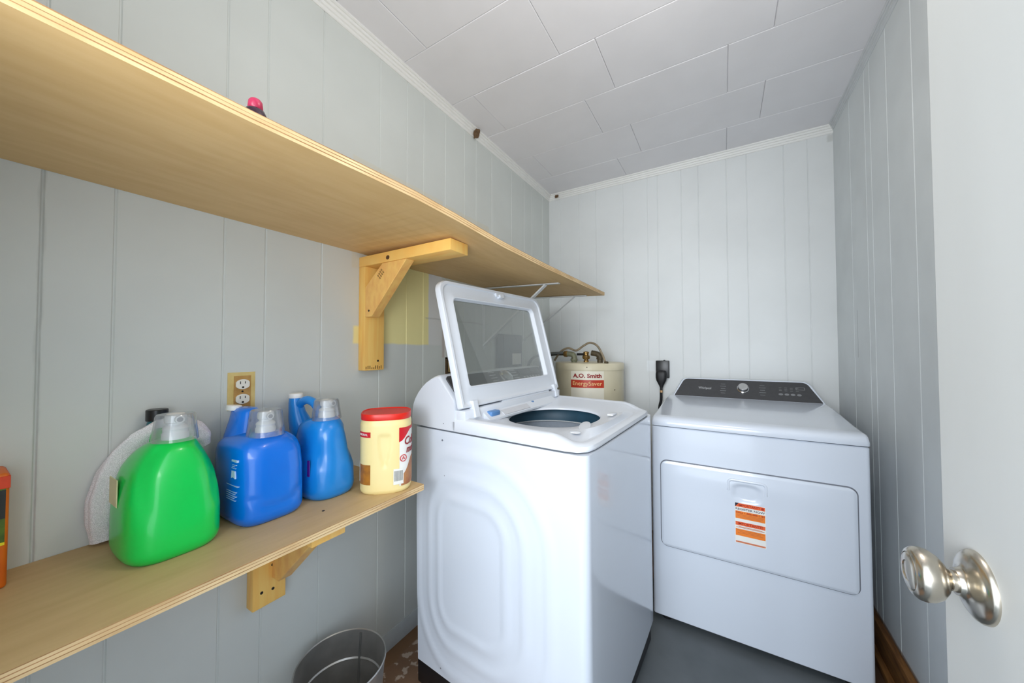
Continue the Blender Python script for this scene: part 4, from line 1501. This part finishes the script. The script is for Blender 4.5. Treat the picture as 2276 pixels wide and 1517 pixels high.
bx(bm, 0.19, 0.2, 0.553, 0.5555, Z0 + 0.07, Z0 + 0.115, bev=0.0005, seg=1)
obj('side_label', bm, mat('purple_print', (90, 20, 140), 0.4, var=0.05), lj, 0)
press_cap(0.185, 0.612, Z0 + 0.226, lj, d=(0.93, 0.2, 0))
cup(0.185, 0.612, Z0 + 0.222, 0.0375, 0.032, 0.058, lj, tilt=(0.03, 0.0))

# dark-capped bottle behind the green jug, and the mesh bag over it
cb = thing('small_bottle', 'small bottle with a glossy black cap behind the white mesh bag', 'bottle', (0.027, 0.284, Z0))
obj('bottle_body', lathe(bmesh.new(), [(0.020, 0), (0.022, 0.003), (0.022, 0.235), (0.018, 0.25), (0.016, 0.258)], Matrix.Translation((0.027, 0.284, Z0)), 28), mat('teal_bottle', (20, 110, 120), 0.35, var=0.05), cb, 40)
obj('bottle_cap', lathe(bmesh.new(), [(0.0195, 0.258), (0.020, 0.260), (0.020, 0.283), (0.0185, 0.2845), (0, 0.2845)], Matrix.Translation((0.027, 0.284, Z0)), 28), black_pl, cb, 40)


def bag_bm():
    bm = bmesh.new()
    # cross-section loops travelling from lower left, over the top, to the right end
    path = [((0.022, 0.204, Z0 + 0.008), 0.012, 0.020), ((0.022, 0.202, Z0 + 0.05), 0.016, 0.024), ((0.022, 0.206, Z0 + 0.10), 0.017, 0.027), ((0.022, 0.218, Z0 + 0.15), 0.017, 0.027),
            ((0.028, 0.236, Z0 + 0.19), 0.014, 0.025), ((0.042, 0.256, Z0 + 0.222), 0.012, 0.022), ((0.056, 0.282, Z0 + 0.245), 0.012, 0.018), ((0.056, 0.315, Z0 + 0.245), 0.016, 0.020),
            ((0.058, 0.340, Z0 + 0.225), 0.022, 0.026), ((0.060, 0.358, Z0 + 0.205), 0.018, 0.022), ((0.060, 0.366, Z0 + 0.185), 0.010, 0.012)]
    P = [Vector(p[0]) for p in path]
    rings = []
    n = 36
    KK = 6
    pos, ra, rb = [], [], []
    for i in range(len(path) - 1):
        for s in range(KK):
            t = s / KK
            pos.append(P[i].lerp(P[i + 1], t))
            ra.append(path[i][1] * (1 - t) + path[i + 1][1] * t)
            rb.append(path[i][2] * (1 - t) + path[i + 1][2] * t)
    pos.append(P[-1]); ra.append(path[-1][1]); rb.append(path[-1][2])
    for i, c in enumerate(pos):
        d = (pos[min(i + 1, len(pos) - 1)] - pos[max(i - 1, 0)]).normalized()
        a = Vector((1, 0, 0))
        a = (a - d * a.dot(d)).normalized()
        b = d.cross(a)
        ring = []
        for j in range(n):
            th = 2 * PI * j / n
            w = 1 + 0.22 * noise.noise(Vector((math.cos(th) * 1.6 + 3, math.sin(th) * 1.6, i * 0.13))) + 0.05 * math.sin(th * 7 + i * 0.12)
            q = c + a * ra[i] * w * math.cos(th) + b * rb[i] * w * math.sin(th)
            q.x = max(q.x, 0.004)
            q.z = max(q.z, Z0 + 0.0015)
            ring.append(tuple(q))
        rings.append(ring)
    loft(bm, rings)
    return bm


o = obj('mesh_laundry_bag', bag_bm(), net_m, smooth=60)
o['label'] = 'white mesh laundry bag draped behind the green jug against the wall'
o['category'] = 'laundry bag'
ORG[o.name] = Vector((0, 0, 0))
obj('bag_tag', box(0.0370, 0.0385, 0.224, 0.238, Z0 + 0.002, Z0 + 0.030, bev=0.0004, seg=1), cap_w, o, 0, label='small white cloth tag')

# coffee creamer canister
cc = thing('canister', 'pale yellow plastic canister with a red lid at the shelf end', 'canister', (0.284, 0.746, Z0))
CXC, CYC = 0.286, 0.747
ROT = math.radians(-44)


def can_ring(z, s, p=3.0, pin=0.0, n=96):
    out = []
    for i in range(n):
        t = 2 * PI * i / n
        c, s_ = math.cos(t), math.sin(t)
        r = (abs(c / 0.0715) ** p + abs(s_ / 0.0745) ** p) ** (-1 / p) * s
        x, y = r * c, r * s_
        out.append((x, y, z))
    return out


def can_place(p, press=True):
    x, y, z = p
    h = z - Z0
    if press:
        # tapered thumb grip on the faces across the grip axis (near side)
        if x > 0 or True:
            a = math.atan2(y, x)
            da = a
            w = 0.27 - 0.16 * smoothstep(0.16, 0.075, h) if False else (0.10 + 0.17 * smoothstep(0.07, 0.155, h))
            if 0.065 < h < 0.185:
                k = (1 - smoothstep(w * 0.75, w, abs(da))) * smoothstep(0.07, 0.09, h) * (1 - smoothstep(0.165, 0.18, h))
                f = 1 - 0.055 * k
                x, y = x * f, y * f
    c, s = math.cos(ROT), math.sin(ROT)
    return (CXC + x * c - y * s, CYC + x * s + y * c, z)


def can_surf(ang, z, d=0.0006):
    p = 3.0
    c, s_ = math.cos(ang), math.sin(ang)
    r = (abs(c / 0.0715) ** p + abs(s_ / 0.0745) ** p) ** (-1 / p) + d
    return can_place((r * c, r * s_, z), False)


rings = [can_ring(Z0, 0.93), can_ring(Z0 + 0.004, 0.975), can_ring(Z0 + 0.010, 1.0)]
for i in range(46):
    rings.append(can_ring(Z0 + 0.012 + 0.190 * i / 45, 1.0))
rings += [can_ring(Z0 + 0.208, 0.985), can_ring(Z0 + 0.212, 0.96), can_ring(Z0 + 0.217, 0.955)]
bm = bmesh.new()
loft(bm, [[can_place(p) for p in r] for r in rings])
obj('canister_body', bm, cream_can, cc, 50)
bm = bmesh.new()
zl = Z0 + 0.2165
loft(bm, [[can_place(p, False) for p in r] for r in (can_ring(zl, 0.975), can_ring(zl + 0.002, 0.985), can_ring(zl + 0.016, 0.985), can_ring(zl + 0.0185, 0.97), can_ring(zl + 0.0185, 0.93), can_ring(zl + 0.0165, 0.91))])
obj('lid', bm, red_lid, cc, 40)


def can_patch(a0, a1, z0, z1, d, M_, nm, top=None, label=None, n=16):
    bm = bmesh.new()
    rings = []
    for i in range(n + 1):
        a = a0 + (a1 - a0) * i / n
        zt_ = z1 if top is None else top(i / n)
        zb_ = z0 if not callable(z0) else z0(i / n)
        rings.append([can_surf(a, zb_, d), can_surf(a, zt_, d), can_surf(a, zt_, d + 0.0004), can_surf(a, zb_, d + 0.0004)])
    loft(bm, rings)
    return obj(nm, bm, M_, cc, 40, label=label)


# angles: measured in canister frame; the camera sees roughly -0.35 rad direction
can_patch(-1.16, -0.52, Z0 + 0.168, Z0 + 0.184, 0.0006, red_lab, 'banner', label='small red banner')
can_patch(-1.05, -0.52, Z0 + 0.030, Z0 + 0.088, 0.0006, amber_lab, 'facts_label', label='amber ingredients box')
can_patch(-1.38, -1.08, Z0 + 0.034, Z0 + 0.090, 0.0006, white_lab, 'facts_label', label='white nutrition box')
can_patch(0.56, 2.1, Z0 + 0.020, Z0 + 0.192, 0.0006, white_lab, 'front_label', label='white front label')
can_patch(0.54, 2.1, lambda t: Z0 + 0.150 + 0.034 * smoothstep(0, 0.35, t), Z0 + 0.1925, 0.0012, red_lab, 'label_corner', label='red label corner')
can_patch(0.62, 2.1, Z0 + 0.020, Z0 + 0.080, 0.0014, brown_lab, 'label_picture', top=lambda t: Z0 + 0.050 + 0.050 * smoothstep(0, 0.4, t), label='brown coffee picture')
can_patch(0.34, 0.70, Z0 + 0.026, Z0 + 0.072, 0.0022, white_lab, 'barcode_label', label='white barcode box')
bm = bmesh.new()
for i in range(9):
    a = 0.375 + i * 0.034
    r_ = [[can_surf(a, Z0 + 0.036, 0.0027), can_surf(a, Z0 + 0.066, 0.0027), can_surf(a + 0.015, Z0 + 0.066, 0.0029), can_surf(a + 0.015, Z0 + 0.036, 0.0029)]]
    bm.faces.new([bm.verts.new(p) for p in r_[0]])
obj('barcode', bm, mat('barcode_black', (60, 60, 60), 0.5), cc, 0, kind='stuff')


def can_text(s, size, width, a_c, zc, M_, shear=0.0, d=0.0024, bold=0.0):
    t = text_bm(s, size, Matrix.Identity(4), 0.0005, width, shear, bold)
    for v in t.verts:
        x, y, z = v.co
        v.co = Vector(can_surf(a_c + x / 0.078, zc + y, d + z))
    obj('lettering', t, M_, cc, 0)


can_text('Coffee', 0.034, 0.074, 1.22, Z0 + 0.150, red_txt, 0.2, bold=0.0006)
can_text('mate', 0.030, 0.056, 1.18, Z0 + 0.124, red_txt, 0.2, bold=0.0006)
can_text('ORIGINAL', 0.009, 0.034, -0.84, Z0 + 0.176, cap_w, 0, 0.0014)
bm = bmesh.new()
rings = []
for k in range(25):
    a = 2 * PI * k / 24
    rings.append([can_surf(0.70 + (rr * math.cos(a)) / 0.078, Z0 + 0.101 + rr * math.sin(a), dd) for rr, dd in ((0.0105, 0.0022), (0.0105, 0.0027), (0.0085, 0.0027), (0.0085, 0.0022))])
loft(bm, rings, cap0=False, cap1=False)
obj('round_seal', bm, red_lab, cc, 30)
can_text('A', 0.014, 0.010, 0.70, Z0 + 0.101, red_lab, 0, 0.0022)

# carton at the left edge of the lower shelf
ct = thing('carton', 'orange, green and black printed carton cut off by the left edge', 'box', (0.045, 0.01, Z0))
obj('carton_body', box(0.004, 0.089, -0.085, 0.078, Z0, Z0 + 0.205, bev=0.006, seg=3), box_o, ct, 40)
obj('top_band', box(0.0035, 0.0897, -0.0857, 0.0787, Z0 + 0.178, Z0 + 0.200, bev=0.0005, seg=1), box_r, ct, 0, label='orange-red top band')
obj('printed_panel', box(0.0890, 0.0898, -0.080, 0.074, Z0 + 0.082, Z0 + 0.178), box_g, ct, 0, label='green printed panel')
obj('dark_panel', box(0.0890, 0.0903, -0.080, 0.074, Z0 + 0.125, Z0 + 0.176), box_k, ct, 0, label='dark panel')
obj('yellow_stripe', box(0.0890, 0.0906, -0.080, 0.074, Z0 + 0.078, Z0 + 0.083), box_y, ct, 0)
bm = text_bm('COM', 0.020, frame((0.0908, 0.060, Z0 + 0.150), (0, 0, 1), (0, -1, 0)), 0.0005, 0.036)
obj('lettering', bm, cap_w, ct, 0)
bm = bmesh.new()
for i in range(7):
    bx(bm, 0.0890, 0.0896, 0.048 + 0.001 * (i % 2), 0.060, Z0 + 0.018 + i * 0.007, Z0 + 0.022 + i * 0.007)
obj('small_print', bm, rust_txt, ct, 0, kind='stuff')

# little bottle on the upper shelf
zs_ = lerp_tab(ZF, 0.285) + 0.0195 + 0.001
pb = thing('cosmetic_bottle', 'tiny dark bottle with a pink cap on the upper shelf', 'bottle', (0.500, 0.286, zs_))
Mp = Matrix.Translation((0.500, 0.286, zs_))
obj('bottle_body', lathe(bmesh.new(), [(0.016, 0), (0.018, 0.003), (0.0175, 0.028), (0.014, 0.036), (0.009, 0.039)], Mp, 24), dkglass, pb, 40)
obj('bottle_cap', lathe(bmesh.new(), [(0.010, 0.0385), (0.0115, 0.041), (0.0105, 0.052), (0.008, 0.0555), (0, 0.056)], Mp, 20), pink, pb, 40)

# ------------------------------------------------------------------ bucket on the floor
bk = thing('metal_bucket', 'round galvanised metal bucket on the floor by the washer', 'bucket', (0.172, 0.675, 0))
Mb = Matrix.Translation((0.172, 0.675, 0))
BP = [(0.0, 0.004), (0.096, 0.004), (0.0975, 0.0), (0.100, 0.004), (0.1065, 0.085), (0.1105, 0.089), (0.1110, 0.095), (0.1170, 0.172), (0.1210, 0.177), (0.1215, 0.183), (0.1280, 0.264),
      (0.1310, 0.266), (0.1315, 0.270), (0.1295, 0.2735), (0.1268, 0.271), (0.1262, 0.264), (0.1195, 0.186), (0.1160, 0.182), (0.1160, 0.176), (0.1150, 0.172), (0.1090, 0.098),
      (0.1060, 0.094), (0.1060, 0.088), (0.1045, 0.085), (0.098, 0.008), (0.0, 0.007)]
obj('bucket_body', lathe(bmesh.new(), BP, Mb, 72, cap0=False, cap1=False), galv, bk, 30)
a = math.radians(118)
for kk, aa in enumerate((a,)):
    bm = bmesh.new()
    d = Vector((math.cos(aa), math.sin(aa), 0))
    tg = Vector((-d.y, d.x, 0))
    c = Vector((0.172, 0.675, 0))
    q = []
    for (r, z) in ((0.0968, 0.010), (0.1250, 0.262)):
        for s, off in ((-1, 0.0), (-1, -0.0016), (1, -0.0016), (1, 0.0)):
            q.append(tuple(c + d * (r + off + 0.0006) + tg * 0.004 * s + Vector((0, 0, z))))
    loft(bm, [q[:4], q[4:]])
    obj('side_seam', bm, mat('bright_seam', (200, 202, 202), 0.25, metal=0.9, var=0.05), bk, 0)
